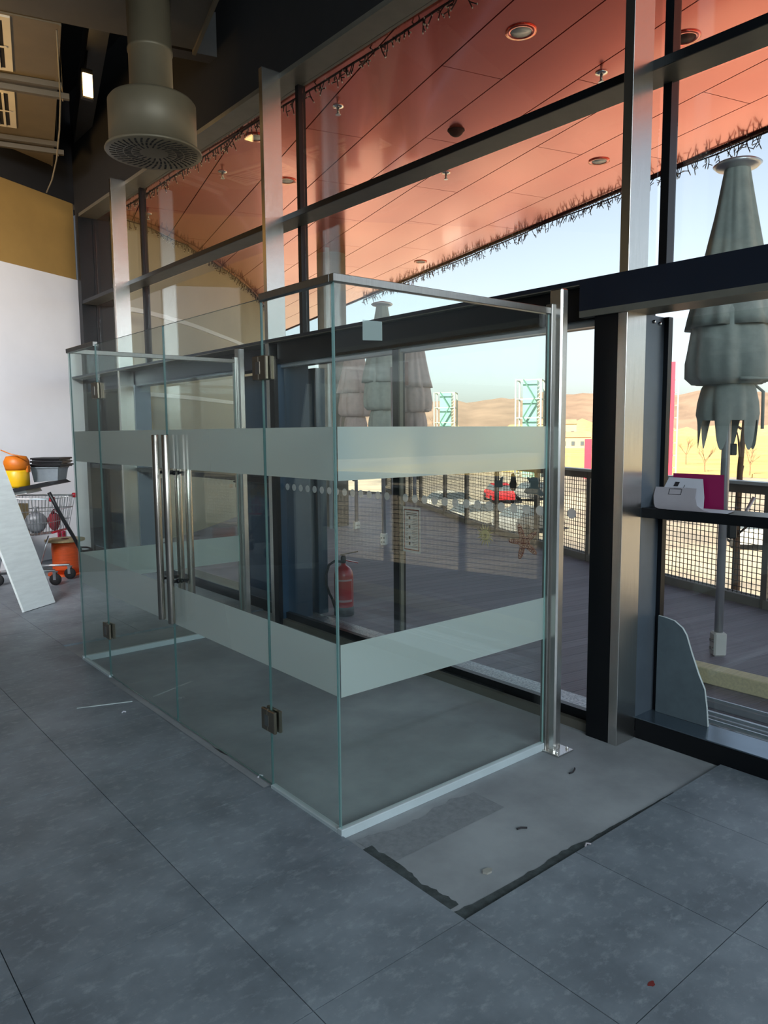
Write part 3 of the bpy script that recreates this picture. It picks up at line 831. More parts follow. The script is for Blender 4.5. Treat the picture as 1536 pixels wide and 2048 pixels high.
# ---- parasols (built once in local coordinates, copied)
def fold(th, z):
    a = abs(math.sin(2.5*th + .8*z)); b = math.sin(9*th - 2*z + 1)
    return 1.1*(a**.7 - .62) + .28*b + .14*math.sin(15*th + 4*z)
def parasol(label, cloth):
    e = empty('parasol', label, 'parasol', group='folded parasols on the terrace')
    O('pole', MB().lathe([(.029, .0), (.029, 3.3)], n=16), 'pole_metal', e, True)
    O('foot_sleeve', MB().box((-.045, -.045, 0), (.045, .045, .17), bev=.012), 'white_plastic', e, True)
    for sx in (-1, 1):
        for z in (.05, .11):
            O('bolt', MB().lathe([(.011, 0), (.011, .008)], n=8), 'steel_dark', e, True)
            b = COL.objects[-1]; b.rotation_euler = (0, R(-90), 0); b.location = (-.044, sx*.018, z)
    def layer(prof, ragged_edge=0.0, amp=.16, seed=0.0, n=120):
        P = []
        for i, (r, z) in enumerate(prof):
            row = []
            for k in range(n+1):
                th = 2*math.pi*k/n
                rr = r*(1 + amp*min(1, i/3)*fold(th+seed, z))
                zz = z
                if ragged_edge and i == len(prof)-1:
                    zz -= ragged_edge*max(0, math.sin(6*th+seed))**.8
                    rr *= .92
                row.append((rr*math.cos(th), rr*math.sin(th), zz))
            P.append(row)
        return MB().grid(P)
    O('upper_canopy', layer([(.075, 3.35), (.09, 3.25), (.13, 3.02), (.17, 2.8), (.22, 2.55), (.262, 2.36), (.278, 2.28), (.25, 2.30)]), cloth, e, True)
    O('lower_canopy', layer([(.18, 2.5), (.235, 2.38), (.255, 2.2), (.27, 2.05), (.265, 1.95), (.22, 1.905), (.14, 1.90)], amp=.13, seed=1.1), cloth, e, True)
    O('valance', layer([(.13, 1.95), (.17, 1.88), (.19, 1.78), (.195, 1.70), (.2, 1.66)], .20, .10, 2.0, 144), cloth, e, True)
    O('cap', MB().lathe([(.02, 3.30), (.13, 3.325), (.152, 3.345), (.13, 3.36), (.03, 3.385)], n=28), 'pole_metal', e, True)
    O('strap', MB().tube([(.26*math.cos(t), .26*math.sin(t), 1.93) for t in [R(-100+12*k) for k in range(12)]] + [(.30, .12, 1.86), (.31, .13, 1.6)], .012, 6), cloth, e, True)
    O('crank_box', MB().box((.03, -.03, .84), (.09, .03, 1.02), bev=.008), 'black_plastic', e, True)
    O('crank_handle', MB().tube([(.09, 0, .96), (.13, 0, .97), (.2, -.02, 1.13)], .012, 8), 'pole_metal', e, True)
    O('clip', MB().box((.028, -.02, 1.42), (.07, .02, 1.50), bev=.006), 'black_plastic', e, True)
    return e
p1 = parasol('large folded grey parasol beyond the glass over the leaflets', 'parasol_grey')
p1.location = (5.13, 2.446, 0); p1.rotation_euler = (0, 0, R(-40))
for loc, rz, lab in (((6.72, 8.05, 0), 30, 'folded grey parasol standing behind the brown square sign'),):
    c = copy_tree(p1); c.location = loc; c.rotation_euler = (0, 0, R(rz)); c['label'] = lab
p3 = parasol('folded mauve parasol farther off between column and grey parasol', 'parasol_mauve')
p3.location = (7.55, 9.75, -.05); p3.rotation_euler = (0, 0, R(80))
c = copy_tree(p3); c.location = (7.95, 8.75, 0); c.rotation_euler = (0, 0, R(10)); c['label'] = 'folded mauve parasol just behind the grey one by the sign'

# ---- brown square sign
sg = empty('square_sign', 'brown square sign with pale line figure on thin post', 'sign', (6.55, 7.55, 0))
O('post', MB().tube([(6.50, 7.60, 0), (6.50, 7.60, 2.45)], .012, 8), 'pole_metal', sg)
sv = Vector((math.sin(R(49)), -math.cos(R(49)), 0)); sn = Vector((-math.cos(R(49)), -math.sin(R(49)), 0))
so = Vector((6.52, 7.575, 2.36))
def sp(u, z, o=0.0): return so + sv*u + Vector((0, 0, z)) + sn*o
bd = MB()
q = [sp(0, -.15, 0), sp(.19, -.15, 0), sp(.19, .15, 0), sp(0, .15, 0)]
q2 = [p + sn*.02 for p in q]
bd.add(q+q2, [(0, 1, 2, 3), (7, 6, 5, 4), (0, 4, 5, 1), (1, 5, 6, 2), (2, 6, 7, 3), (3, 7, 4, 0)])
O('board', bd, 'brown_sign', sg)
O('drawn_line', MB().tube([sp(.07 + .06*math.cos(R(t)), .04+.065*math.sin(R(t)), .022) for t in range(180, -60, -20)] + [sp(.085, -.06, .022), sp(.07, -.10, .022), sp(.11, -.105, .022)], .006, 5), 'sign_line', sg)
O('drawn_line', MB().tube([sp(.055, .03, .022), sp(.07, .06, .022), sp(.09, .03, .022), sp(.085, -.02, .022), sp(.07, -.09, .022)], .005, 5), 'sign_line', sg)

# ---- fire extinguisher on the deck
fx = empty('fire_extinguisher', 'red fire extinguisher with black hose just outside the sliding door', 'extinguisher', (3.845, 5.16, .013))
C0 = (3.845, 5.16, .003)
O('cylinder', MB().lathe([(.08, .06), (.084, .07), (.084, .35), (.078, .385), (.058, .42), (.03, .44), (.022, .445), (.022, .46)], C0, 28), 'red_paint', fx)
O('foot', MB().lathe([(.086, 0), (.089, .01), (.089, .075), (.085, .08)], C0, 28), 'black_plastic', fx)
lbm = MB(); 
lbm.grid([[(C0[0]+.0852*math.cos(R(t)), C0[1]+.0852*math.sin(R(t)), z) for t in range(170, 300, 10)] for z in (.13, .33)])
O('label', lbm, 'label_white', fx)
lb2 = MB(); lb2.grid([[(C0[0]+.0858*math.cos(R(t)), C0[1]+.0858*math.sin(R(t)), z) for t in range(176, 294, 10)] for z in (.15, .315)])
O('label_field', lb2, 'red_paint', fx)
O('valve', MB().lathe([(.018, .46), (.024, .47), (.024, .51), (.016, .53)], C0, 14), 'black_plastic', fx)
O('lever', MB().bar((C0[0]-.02, C0[1]+.02, .535), (C0[0]+.10, C0[1]-.08, .565), .022, .008), 'black_plastic', fx)
O('lever', MB().bar((C0[0]+.01, C0[1]-.01, .49), (C0[0]+.10, C0[1]-.08, .465), .022, .008), 'red_paint', fx)
def hs(u, z): return (C0[0]-.035*1 - u*.76, C0[1] + u*.64, z)
O('hose', MB().tube([hs(-.02, .48), hs(.05, .485), hs(.10, .45), (hs(.125, .37)), hs(.125, .28), hs(.10, .20), hs(.075, .15)], .011, 8), 'rubber', fx)
O('nozzle', MB().tube([hs(.075, .15), hs(.05, .08), hs(.04, .05)], [.012, .016, .014], 8), 'black_plastic', fx)

# ---- icicle light strings
def string(name, path, z, label, per, hang, seed, up=.5):
    rnd = random.Random(seed)
    e = empty(name, label, 'string lights', (path[0][0], path[0][1], z), group='icicle light strings under the canopy')
    cab, tw, bl = MB(), MB(), MB()
    pts = [Vector((p[0], p[1], z)) for p in path]
    O('cable', cab.tube([p + Vector((0, 0, rnd.uniform(-.02, .01))) for p in pts], .009, 5), 'cord_dark', e)
    L = 0
    for a, b in zip(pts, pts[1:]):
        d = (b-a).length; n = max(1, int(d*per)); t = (b-a)/d
        for k in range(n):
            p = a.lerp(b, (k+rnd.random())/n)
            h = Vector((rnd.uniform(-.5, .5), rnd.uniform(-.5, .5), -1 if rnd.random() > up else .6)).normalized()*rnd.uniform(.35, 1)*hang
            tw.tube([p, p+h*.5+t*rnd.uniform(-.02, .02), p+h], .0055, 3, cap=False)
            q = p+h*.6; g = Vector((rnd.uniform(-1, 1), rnd.uniform(-1, 1), rnd.uniform(-.6, .6)))*.35*hang
            tw.tube([q, q+g], .005, 3, cap=False)
            for w in (p+h, q+g):
                s = .006
                bl.add([w+Vector((s, 0, 0)), w+Vector((-s, 0, 0)), w+Vector((0, s, 0)), w+Vector((0, -s, 0)), w+Vector((0, 0, s*1.6)), w+Vector((0, 0, -s*1.6))],
                       [(0, 2, 4), (2, 1, 4), (1, 3, 4), (3, 0, 4), (2, 0, 5), (1, 2, 5), (3, 1, 5), (0, 3, 5)])
    tag(O('twigs', tw, 'cord_dark', e), kind='stuff'); tag(O('bulbs', bl, 'bulb', e), kind='stuff')
string('string_lights', [un(u, 6.72) for u in [(-2+.5*k) for k in range(36)]], ZS-.03, 'icicle light string along the outer edge of the red canopy', 44, .15, 1, .45)
string('string_lights', [(3.86, -1+.5*k) for k in range(23)], ZS-.02, 'icicle light string along the canopy beside the facade head', 22, .12, 2, .1)
cwp = [p for p in offs(CS, .06)]
string('string_lights', [(p.x, p.y) for p in cwp[1:30]], ZS-.03, 'icicle light string where canopy meets the curved cream wall', 20, .14, 3, .1)

# ---- soffit fittings
def pz(px, py, z):
    d = _fw*F_PX + _rt*(px-768) - _up*(py-1024); t = (z-EYE)/d.z
    return Vector((0, 0, EYE)) + d*t
for (px, py, lab) in ((1042, 63, 'recessed downlight in the darker red soffit panel'), (1198, 322, 'recessed downlight near the outer edge of the soffit'), (1370, 75, 'round recessed grille in the soffit beside the black mullion'), (511, 274, 'recessed downlight in the soffit behind the fin of the lobby doors'), (841, 523, 'small far recessed downlight near the outer soffit edge'), (573, 361, 'recessed downlight close to the black mullion behind the lobby')):
    p = pz(px, py, ZS)
    e = empty('downlight', lab, 'downlight', p, group='recessed downlights in the soffit')
    big = px == 1370
    O('rim', MB().lathe([(.11, 0), (.115, -.008), (.085, -.01), (.075, .0)], n=28, cap=False), 'soffit', e, True)
    O('lens', MB().lathe([(.0, -.0065), (.078, -.006), (.08, 0)], n=24, cap=False), 'soffit_gap' if big else 'lens_white', e, True)
for (px, py, lab) in ((676, 212, 'sprinkler head in the dark red soffit above the lobby'), (1203, 145, 'sprinkler head in the soffit beside the tall steel fin'), (892, 345, 'sprinkler head just under the dark glazing transom'), (445, 343, 'sprinkler head in the soffit left of the lobby door fin'), (296, 427, 'farthest small sprinkler head beside the curved wall')):
    p = pz(px, py, ZS)
    e = empty('sprinkler', lab, 'sprinkler', p, group='sprinklers in the soffit')
    O('rosette', MB().lathe([(.05, 0), (.05, -.008), (.02, -.014)], n=20), 'chrome', e, True)
    O('pin', MB().lathe([(.012, -.012), (.012, -.07)], n=10), 'steel_dark', e, True)
    O('deflector', MB().lathe([(.025, -.072), (.025, -.078)], n=14), 'chrome', e, True)
p = pz(912, 271, ZS-.05)
e = empty('dome_speaker', 'dark red dome hanging from the soffit above the transom', 'dome', (p.x, p.y, ZS), group=None)
O('dome', MB().lathe([(.075, 0), (.074, -.012), (.062, -.035), (.035, -.055), (.004, -.062)], n=24), 'soffit_gap', e, True)
O('collar', MB().lathe([(.085, 0), (.085, -.006)], n=24), 'soffit_gap', e, True)

# ================================================================== GLASS LOBBY
GX, GY0, GY1, GH = 1.678, 2.284, 5.365, 2.165
YH0, YM, YH1 = 2.81, 3.81, 4.84
TH = .010
UB, LB = (1.415, 1.621), (.560, .772)
def gpanel(y0, y1, z0, z1): return MB().box((GX-TH/2, y0, z0), (GX+TH/2, y1, z1), 0, 1)
def film(parent, y0, y1):
    for a, b in (UB, LB):
        O('frosted_band', MB().add([(GX+TH/2+.0008, y0, a), (GX+TH/2+.0008, y1, a), (GX+TH/2+.0008, y1, b), (GX+TH/2+.0008, y0, b)], [(0, 1, 2, 3)]), 'frost', parent)
def fixed(y0, y1, lab, inner):
    e = empty('glass_panel', lab, 'glass panel', (GX, (y0+y1)/2, 0), group='glass lobby')
    O('pane', gpanel(y0, y1, .012, GH), ('glass_clear', 'glass_edge_dark'), e)
    film(e, y0, y1)
    O('top_channel', MB().box((GX-.015, y0, GH-.012), (GX+.015, y1, GH+.018), bev=.002), 'steel_dark', e)
    O('base_channel', MB().box((GX-.013, y0, -.012), (GX+.013, y1, .014)), 'alu_white', e)
    return e
fixed(GY0+.0155, YH0-.002, 'fixed front glass panel at the near corner of the lobby', 1)
fixed(YH1+.002, GY1-.0155, 'narrow fixed front glass panel at the far end of the lobby', 1)
def ret(y, lab):
    e = empty('glass_panel', lab, 'glass panel', ((GX+2.97)/2, y, 0), group='glass lobby')
    O('pane', MB().box((GX-TH/2, y-TH/2, .012), (2.9445, y+TH/2, GH), 0, 1), ('glass_clear', 'glass_edge'), e)
    for a, b in (UB, LB):
        O('frosted_band', MB().add([(GX+.008, y+TH/2+.0008, a), (2.9445, y+TH/2+.0008, a), (2.9445, y+TH/2+.0008, b), (GX+.008, y+TH/2+.0008, b)], [(0, 1, 2, 3)]), 'frost', e)
    O('top_channel', MB().box((GX-.015, y-.015, GH-.012), (2.9445, y+.015, GH+.018), bev=.002), 'steel_dark', e)
    O('base_channel', MB().box((GX-.014, y-.014, -.014), (2.9445, y+.014, .025), bev=.002), 'alu_white', e)
    return e
ret(GY0, 'glass side panel of the lobby facing the viewer at the near end')
ret(GY1, 'far glass side panel of the lobby toward the shopping trolley')
def post(y, lab, plate_y):
    e = empty('lobby_post', lab, 'post', (2.985, y, -.014), group='steel posts of the lobby')
    y0, y1 = (y-.075, y) if plate_y < 0 else (y-.04, y+.035)
    O('tube', MB().box((2.96, y0, -.012), (3.012, y1, 2.27), bev=.008), 'steel', e)
    O('glass_channel', MB().box((2.945, y0+.045, -.012), (2.9599, y1+.008, 2.2), bev=.002), 'steel_dark', e)
    O('base_plate', MB().box((2.925, y0-.05, -.014), (3.05, y1+.0, -.005), bev=.002), 'steel', e)
    for bx in (2.945, 3.03):
        O('bolt', MB().lathe([(.008, -.006), (.008, .004), (.004, .007)], (bx, y0-.025, 0), 8), 'chrome', e)
post(GY0+.01, 'square steel lobby post with base plate near the black door jamb', -1)
post(GY1-.01, 'square steel lobby post at the far side seen through glass', 1)
def hinge(parent, y, z):
    h = O('hinge', MB().box((GX-.022, y-.058, z-.05), (GX-.006, y-.001, z+.05), bev=.003).box((GX-.022, y+.001, z-.05), (GX-.006, y+.052, z+.05), bev=.003).box((GX+.0062, y-.058, z-.05), (GX+.022, y+.052, z+.05), bev=.003), 'hinge', parent)
    O('knuckle', MB().box((GX-.0235, y-.012, z-.026), (GX-.0215, y+.022, z+.026)), 'steel_dark', h)
def gdoor(y0, y1, hy, hbar, lab):
    e = empty('glass_door', lab, 'glass door', (GX, (y0+y1)/2, 0), group='glass lobby')
    O('pane', gpanel(y0, y1, .010, GH), ('glass_clear', 'glass_edge_dark'), e)
    film(e, y0, y1)
    for z in (1.875, .318): hinge(e, hy, z)
    for sx, xx in ((-1, 1.625), (1, 1.745)):
        bar_ = O('pull_handle', MB().lathe([(.0185, .592), (.0195, .594), (.0195, 1.593), (.0185, 1.595)], (xx, hbar, 0), 20), 'handle', e)
        for z in (.815, 1.395):
            O('standoff', MB().tube([(xx, hbar, z), (GX+sx*.006, hbar, z)], .007, 10).tube([(GX+sx*.016, hbar, z), (GX+sx*.006, hbar, z)], .012, 12), 'black_metal', bar_)
    return e
gdoor(YH0+.002, YM-.002, YH0, 3.72, 'frameless glass lobby door hinged on the near panel')
gdoor(YM+.002, YH1-.002, YH1, 3.845, 'frameless glass lobby door hinged on the far panel')
tag(O('tracing_sheet', MB().add([(1.815, GY0+.008, 1.952), (1.913, GY0+.008, 1.957), (1.913, GY0+.008, 2.03), (1.815, GY0+.008, 2.03)], [(0, 1, 2, 3)]), 'tracing'), 'small pale translucent sheet stuck high on the lobby side glass', 'sheet')  # pale see-through rectangle on the side glass

# ---- notice and stickers on the sliding door
nt = empty('door_notice', 'white notice with dark red border taped to the sliding door', 'notice', (XD-.007, 3.74, .8))
def yrect(y0, y1, z0, z1, x): return MB().box((x-.0006, y0, z0), (x, y1, z1))
O('sheet', yrect(3.625, 3.800, .785, 1.095, XD-.006), 'paper_film', nt)
O('border', yrect(3.637, 3.643, .80, 1.08, XD-.0068).box((XD-.0074, 3.782, .80), (XD-.0068, 3.788, 1.08)).box((XD-.0074, 3.637, 1.072), (XD-.0068, 3.788, 1.08)).box((XD-.0074, 3.637, .80), (XD-.0068, 3.788, .808)), 'red_ink', nt)
tx = MB()
rn = random.Random(4)
for k in range(22):
    z = 1.055 - k*.011
    if k < 2: tx.box((XD-.0074, 3.66, z-.003), (XD-.0068, 3.765, z+.002))
    else:
        tx.box((XD-.0074, 3.652, z-.0014), (XD-.0068, 3.652+rn.uniform(.04, .062), z+.001))
        if k % 3: tx.box((XD-.0074, 3.748, z-.0014), (XD-.0068, 3.748+rn.uniform(.012, .028), z+.001))
for z in (1.02, .96, .885, .845): tx.box((XD-.0074, 3.725, z-.010), (XD-.0068, 3.741, z+.010))
O('print', tx, 'ink', nt)

def starfish(yc, zc, r, x, label, mt, spots=True):
    e = empty('starfish_sticker', label, 'sticker', (x, yc, zc))
    out = []
    n = 60
    for k in range(n):
        t = 2*math.pi*k/n
        c5 = math.cos(5*(t - R(110)))
        rr = r*(.34 + .66*max(0, (c5+1)/2)**2.2)
        out.append((yc - rr*math.cos(t)*1.05, zc + rr*math.sin(t)))
    O('body', MB().xprism(out, x-.006, x), mt, e)
    if spots:
        m = MB()
        for a in range(5):
            t0 = R(110+72*a)
            for q in range(1, 7):
                for sd in (-1, 1):
                    rr = r*(.1+.13*q); w = sd*(.10-.012*q)*r
                    y = yc - (rr*math.cos(t0) - w*math.sin(t0)); z = zc + rr*math.sin(t0) + w*math.cos(t0)
                    m.box((x-.0072, y-.0025, z-.0025), (x-.006, y+.0025, z+.0025))
        O('spots', m, 'label_white', e)
starfish(2.745, .962, .108, XD-.006, 'dark red spotted starfish sticker on the sliding door', 'star_red')
starfish(6.62, 1.12, .06, XG-.006, 'small dark starfish sticker on the bay behind the left lobby post', 'sticker_dark', False)
e = empty('sun_sticker', 'pale yellow sun sticker with wavy rays on the sliding door', 'sticker', (XD, 3.045, .972))
O('disc', MB().xprism([(3.045+.034*math.cos(R(t)), .972+.034*math.sin(R(t))) for t in range(0, 360, 18)], XD-.0085, XD-.0055), 'sun_yellow', e)
for k in range(16):
    t = R(22.5*k); L = .075 if k % 2 else .062
    O('ray', MB().xprism([(3.045+.038*math.cos(t-.14), .972+.038*math.sin(t-.14)), (3.045+L*math.cos(t+.05), .972+L*math.sin(t+.05)), (3.045+.038*math.cos(t+.14), .972+.038*math.sin(t+.14))], XD-.0075, XD-.0055), 'sun_yellow', e)
O('swirl', MB().tube([(XD-.009, 3.045+.003*q*math.cos(q*.8), .972+.003*q*math.sin(q*.8)) for q in range(9)], .002, 4), 'grey_metal', e)
def blob(name, label, yc, zc, pts, mt):
    tag(O(name, MB().xprism([(yc+a, zc+b) for a, b in pts], XD-.008, XD-.0055), mt), label, 'sticker', 'animal shapes on the sliding door')
blob('penguin_sticker', 'dark pear shaped penguin sticker on the sliding door', 2.83, 1.305, [(.0, .05), (.014, .045), (.018, .02), (.026, -.015), (.022, -.04), (.008, -.05), (-.01, -.05), (-.024, -.035), (-.026, -.008), (-.016, .022), (-.012, .044)], 'sticker_dark')
blob('seal_sticker', 'grey seal on a rock sticker near the lobby post', 2.675, 1.29, [(.05, .05), (.03, .042), (.01, .052), (-.02, .045), (-.03, .02), (-.025, .0), (-.045, -.02), (-.07, -.045), (-.05, -.055), (0, -.045), (.05, -.05), (.075, -.038), (.06, -.015), (.03, -.008), (.03, .015), (.045, .03)], 'sticker_grey')
blob('whale_sticker', 'small grey whale shaped sticker left of the penguin sticker', 2.94, 1.30, [(.03, -.03), (.035, 0), (.015, .01), (-.005, .008), (-.02, .03), (-.032, .035), (-.03, .005), (-.03, -.03), (0, -.034)], 'sticker_grey')
blob('bird_sticker', 'grey sticker half hidden right beside the lobby post', 2.575, 1.30, [(.02, .045), (-.02, .045), (-.03, 0), (-.02, -.06), (.015, -.055), (.025, -.02), (.012, .01)], 'sticker_grey')

# ================================================================== RIGHT BAY THINGS
tag(O('torn_board', MB().xprism([(2.03, .101), (1.742, .101), (1.752, .20), (1.766, .29), (1.80, .36), (1.84, .46), (1.872, .55), (1.895, .583), (1.94, .612), (1.985, .620), (2.03, .624)], 3.578, 3.592, 0, 1), ('torn_board', 'board_edge')), 'dark grey broken board leaning in the window bay on the sill', 'board')
def sheet(name, label, pts, widths, mt, along, group=None, marks=None):
    e = empty(name, label, 'leaflet', pts[0], group=group)
    A = Vector(along)
    O('page', MB().grid([[Vector(p), Vector(p)+A*w] for p, w in zip(pts, widths)]), mt, e)
    if marks:
        for (i0, i1, f0, f1) in marks:
            P = []
            for t in (i0, i1):
                k = min(int(t), len(pts)-2); q = Vector(pts[k]).lerp(Vector(pts[k+1]), t-k); w = widths[k]
                P.append([q+A*w*f0+Vector((-.0015, -.0004, .0012)), q+A*w*f1+Vector((-.0015, -.0004, .0012))])
            O('print', MB().grid(P), 'ink', e)
    return e
Z0 = 1.207
sheet('leaflet', 'magenta leaflet standing against the glass behind the white ones', [(3.60, 1.98, Z0), (3.605, 1.985, Z0+.08), (3.61, 1.99, Z0+.17)], [-.265]*3, 'magenta', (0, 1, 0), 'leaflets on the window transom')
sheet('leaflet', 'white leaflet with small drawings fanned over the magenta one', [(3.565, 2.05, Z0), (3.58, 2.04, Z0+.06), (3.59, 2.0, Z0+.15)], [-.25, -.235, -.18], 'paper', (0, 1, .02), 'leaflets on the window transom', [(1.3, 1.35, .1, .35), (1.5, 1.75, .2, .3), (1.4, 1.45, .5, .62), (1.2, 1.6, .44, .45)])
sheet('leaflet', 'curled pale leaflet with a box drawing lying in front', [(3.425, 1.96, Z0+.001), (3.46, 2.0, Z0+.004), (3.50, 2.03, Z0+.02), (3.53, 2.05, Z0+.055), (3.55, 2.05, Z0+.10)], [-.25, -.24, -.22, -.215, -.21], 'paper_dim', (-.08, 1, 0), 'leaflets on the window transom', [(3.2, 3.24, .35, .65), (3.8, 3.84, .35, .65), (3.2, 3.84, .35, .362), (3.2, 3.84, .64, .652), (3.9, 3.93, .45, .62)])
sheet('leaflet', 'flat white leaflet at the bottom of the curled pile', [(3.425, 1.92, Z0), (3.56, 1.95, Z0+.002)], [-.30, -.30], 'paper', (-.05, 1, 0), 'leaflets on the window transom')

# ================================================================== CEILING THINGS
ZD = 4.95
VA = R(-15); vx, vy = math.cos(VA), math.sin(VA)      # across direction (towards facade)
def bx2(o, u0, u1, v0, v1):      # rectangle in (along 75deg, across -15deg) axes about point o
    f = lambda u, v: (o[0]+ux*u+vx*v, o[1]+uy*u+vy*v)
    return [f(u0, v0), f(u1, v0), f(u1, v1), f(u0, v1)]
d1 = empty('cross_duct', 'wide grey rectangular duct crossing the dark ceiling', 'duct', (2.57, 5.9, ZD))
o1 = (2.57, 5.90)
O('casing', MB().prism(bx2(o1, -.62, .62, -6.0, .47), ZD, ZD+.55), 'duct_grey', d1)
O('flange', MB().prism(bx2(o1, -.65, .65, .47, .50), ZD-.03, ZD+.58), 'duct', d1)
O('hanger_rail', MB().prism(bx2(o1, -.72, -.66, -.32, -.26), ZD-.25, ZD+.9), 'duct_grey', d1)
O('hanger_rail', MB().prism(bx2(o1, .655, .70, -1.05, -1.0), ZD-.02, ZD+1.0), 'duct_grey', d1)
sl = MB()
for k in range(7):
    z = ZD - .2 + k*.12
    sl.prism(bx2(o1, -.724, -.7205, -.30, -.28), z, z+.06)
O('slots', sl, 'black_ceiling', d1)
d2 = empty('branch_duct', 'long tan lit duct with white grilles running to the far wall', 'duct', (2.3, 8.5, ZD))
o2 = (2.13, 6.62)
def uend(v, gap=.12):
    p = Vector((o2[0]+vx*v, o2[1]+vy*v)); t = Vector((ux, uy))
    return ((W0 - p).dot(WN) - gap)/t.dot(WN)
def dstrip(u0, v0, v1, z0, z1):
    f = lambda u, v: (o2[0]+ux*u+vx*v, o2[1]+uy*u+vy*v)
    return MB().prism([f(u0, v0), f(uend(v0), v0), f(uend(v1), v1), f(u0, v1)], z0, z1)
O('casing', dstrip(.05, -1.2, 0, ZD-.012, ZD+.5), 'duct', d2)
O('edge_flange', dstrip(.05, .0, .02, ZD-.02, ZD+.5), 'duct', d2)
for k, (u0, u1) in enumerate(((.07, 1.05), (1.5, 2.45))):
    g = O('grille', MB().prism(bx2(o2, u0, u1, -.85, -.36), ZD-.03, ZD-.0121), 'vent_white', d2)
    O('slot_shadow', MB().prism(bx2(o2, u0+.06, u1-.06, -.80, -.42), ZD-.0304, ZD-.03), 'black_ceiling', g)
    for q in range(6):
        v = -.78 + q*.06
        O('blade', MB().prism(bx2(o2, u0+.05, u1-.05, v, v+.022), ZD-.042, ZD-.0305), 'vent_white', g)
    O('crossbar', MB().prism(bx2(o2, (u0+u1)/2-.015, (u0+u1)/2+.015, -.82, -.40), ZD-.044, ZD-.042), 'vent_white', g)
for k, u in enumerate((1.22, 2.80)):
    e = empty('strut_channel', ['slotted strut channel under the branch duct between its grilles', 'slotted strut channel under the far end of the branch duct'][k], 'bracket', (2.3, 7.5, ZD-.2), group='strut channels under the duct')
    O('channel', MB().prism(bx2(o2, u, u+.05, -1.5 if k == 0 else -.75, .12), ZD-.12, ZD-.07), 'duct_grey', e)
    O('channel', MB().prism(bx2(o2, u-.10, u-.05, -1.5 if k == 0 else -.75, .05), ZD-.07, ZD-.02), 'duct_grey', e)
    o_ = bx2(o2, u+.025, u+.03, .06, .07)[0]
    O('threaded_rod', MB().tube([(o_[0], o_[1], ZD-.14), (o_[0], o_[1], 5.999)], .006, 6), 'duct', e)
# round swirl diffuser
DC = (2.575, 5.885)
df = empty('swirl_diffuser', 'round grey swirl diffuser hanging below the cross duct', 'diffuser', (DC[0], DC[1], 3.8))
O('neck', MB().lathe([(.165, 4.2), (.165, 4.55), (.172, 4.552), (.172, 4.575), (.165, 4.577), (.165, 4.948)], (DC[0], DC[1], 0), 36), 'duct', df)
O('drum', MB().lathe([(.0, 4.2), (.315, 4.195), (.335, 4.17), (.335, 3.835), (.30, 3.83)], (DC[0], DC[1], 0), 48, cap=False), 'duct', df)
O('face', MB().lathe([(.0, 3.812), (.365, 3.80), (.372, 3.81), (.365, 3.825), (.33, 3.84)], (DC[0], DC[1], 0), 48, cap=False), 'duct', df)
slot_m = MB()
for k in range(40):
    a0 = 2*math.pi*k/40
    for seg, (ra, rb) in enumerate(((.11, .165), (.175, .225), (.235, .285), (.29, .335))):
        if k % 2 and seg == 0: continue
        P = []
        for rr in (ra, rb):
            tw_ = a0 + rr*1.3
            w = .0085 if rr > .2 else .007
            cx, cy = DC[0]+rr*math.cos(tw_), DC[1]+rr*math.sin(tw_)
            nx_, ny_ = -math.sin(tw_)*w, math.cos(tw_)*w
            zz = 3.812 - .012*rr/.365 - .0012
            P.append([(cx-nx_, cy-ny_, zz), (cx+nx_, cy+ny_, zz)])
        slot_m.grid(P, smooth=False)
O('slots', slot_m, 'black_ceiling', df)
# beams
S('beam_1', MB().prism(bx2((2.53, 6.72), -4, 4.2, -.06, .12), 5.35, 5.65), 'beam_grey', 'dark grey ceiling beam running past the small lit lamp', 'beam')
S('beam_2', MB().prism(bx2((3.07, 6.59), -.09, .06, -.3, .9), 4.97, 5.35), 'beam_grey', 'grey ceiling beam reaching the facade beside the diffuser', 'beam')
lp = empty('flood_lamp', 'small glowing warm lamp on the dark ceiling beam', 'lamp', (2.73, 7.72, 5.0))
lc = Vector(pz(175, 168, 5.0))
O('housing', MB().box((lc.x-.05, lc.y+.03, lc.z-.13), (lc.x+.07, lc.y+.07, lc.z+.16), bev=.006), 'black_plastic', lp)
O('lamp_glass', MB().box((lc.x-.035, lc.y+.015, lc.z-.105), (lc.x+.055, lc.y+.0299, lc.z+.105)), 'lamp_glow', lp)
O('bracket', MB().tube([(lc.x, lc.y+.05, lc.z+.16), (lc.x+.05, lc.y+.1, lc.z+.4)], .012, 6), 'black_plastic', lp)
tag(O('hanging_cable', MB().tube([pz(113, 60, 4.9)] + [pz(a, b, c_) for a, b, c_ in ((118, 150, 4.7), (121, 200, 4.55), (119, 260, 4.4), (113, 320, 4.25), (104, 360, 4.15), (93, 385, 4.08))], .007, 6), 'duct'), 'thin grey cable looping down beside the branch duct', 'cable')

# ================================================================== FAR LEFT THINGS
def frame_from(origin, ex):
    ex = Vector(ex).normalized(); ey = Vector((-ex.y, ex.x, 0)); return origin, ex, ey
# leaning plank
pk = MB()
b0, b1 = Vector((1.72, 7.18, .0)), Vector((2.055, 7.405, .0))
upv = Vector((-.45, .23, 1.75)); nrm = (b1-b0).cross(upv).normalized()*.022
v = [b0, b1, b1+upv*1.25, b0+upv*1.25]; v = v + [p+nrm for p in v]
zmin = min(p.z for p in v); v = [p - Vector((0, 0, zmin)) for p in v]
pk.add(v, [(0, 1, 2, 3), (7, 6, 5, 4), (0, 4, 5, 1), (1, 5, 6, 2), (2, 6, 7, 3), (3, 7, 4, 0)])
tag(O('leaning_plank', pk, 'pale_board'), 'long pale wood effect board leaning in front of the trolley', 'board')

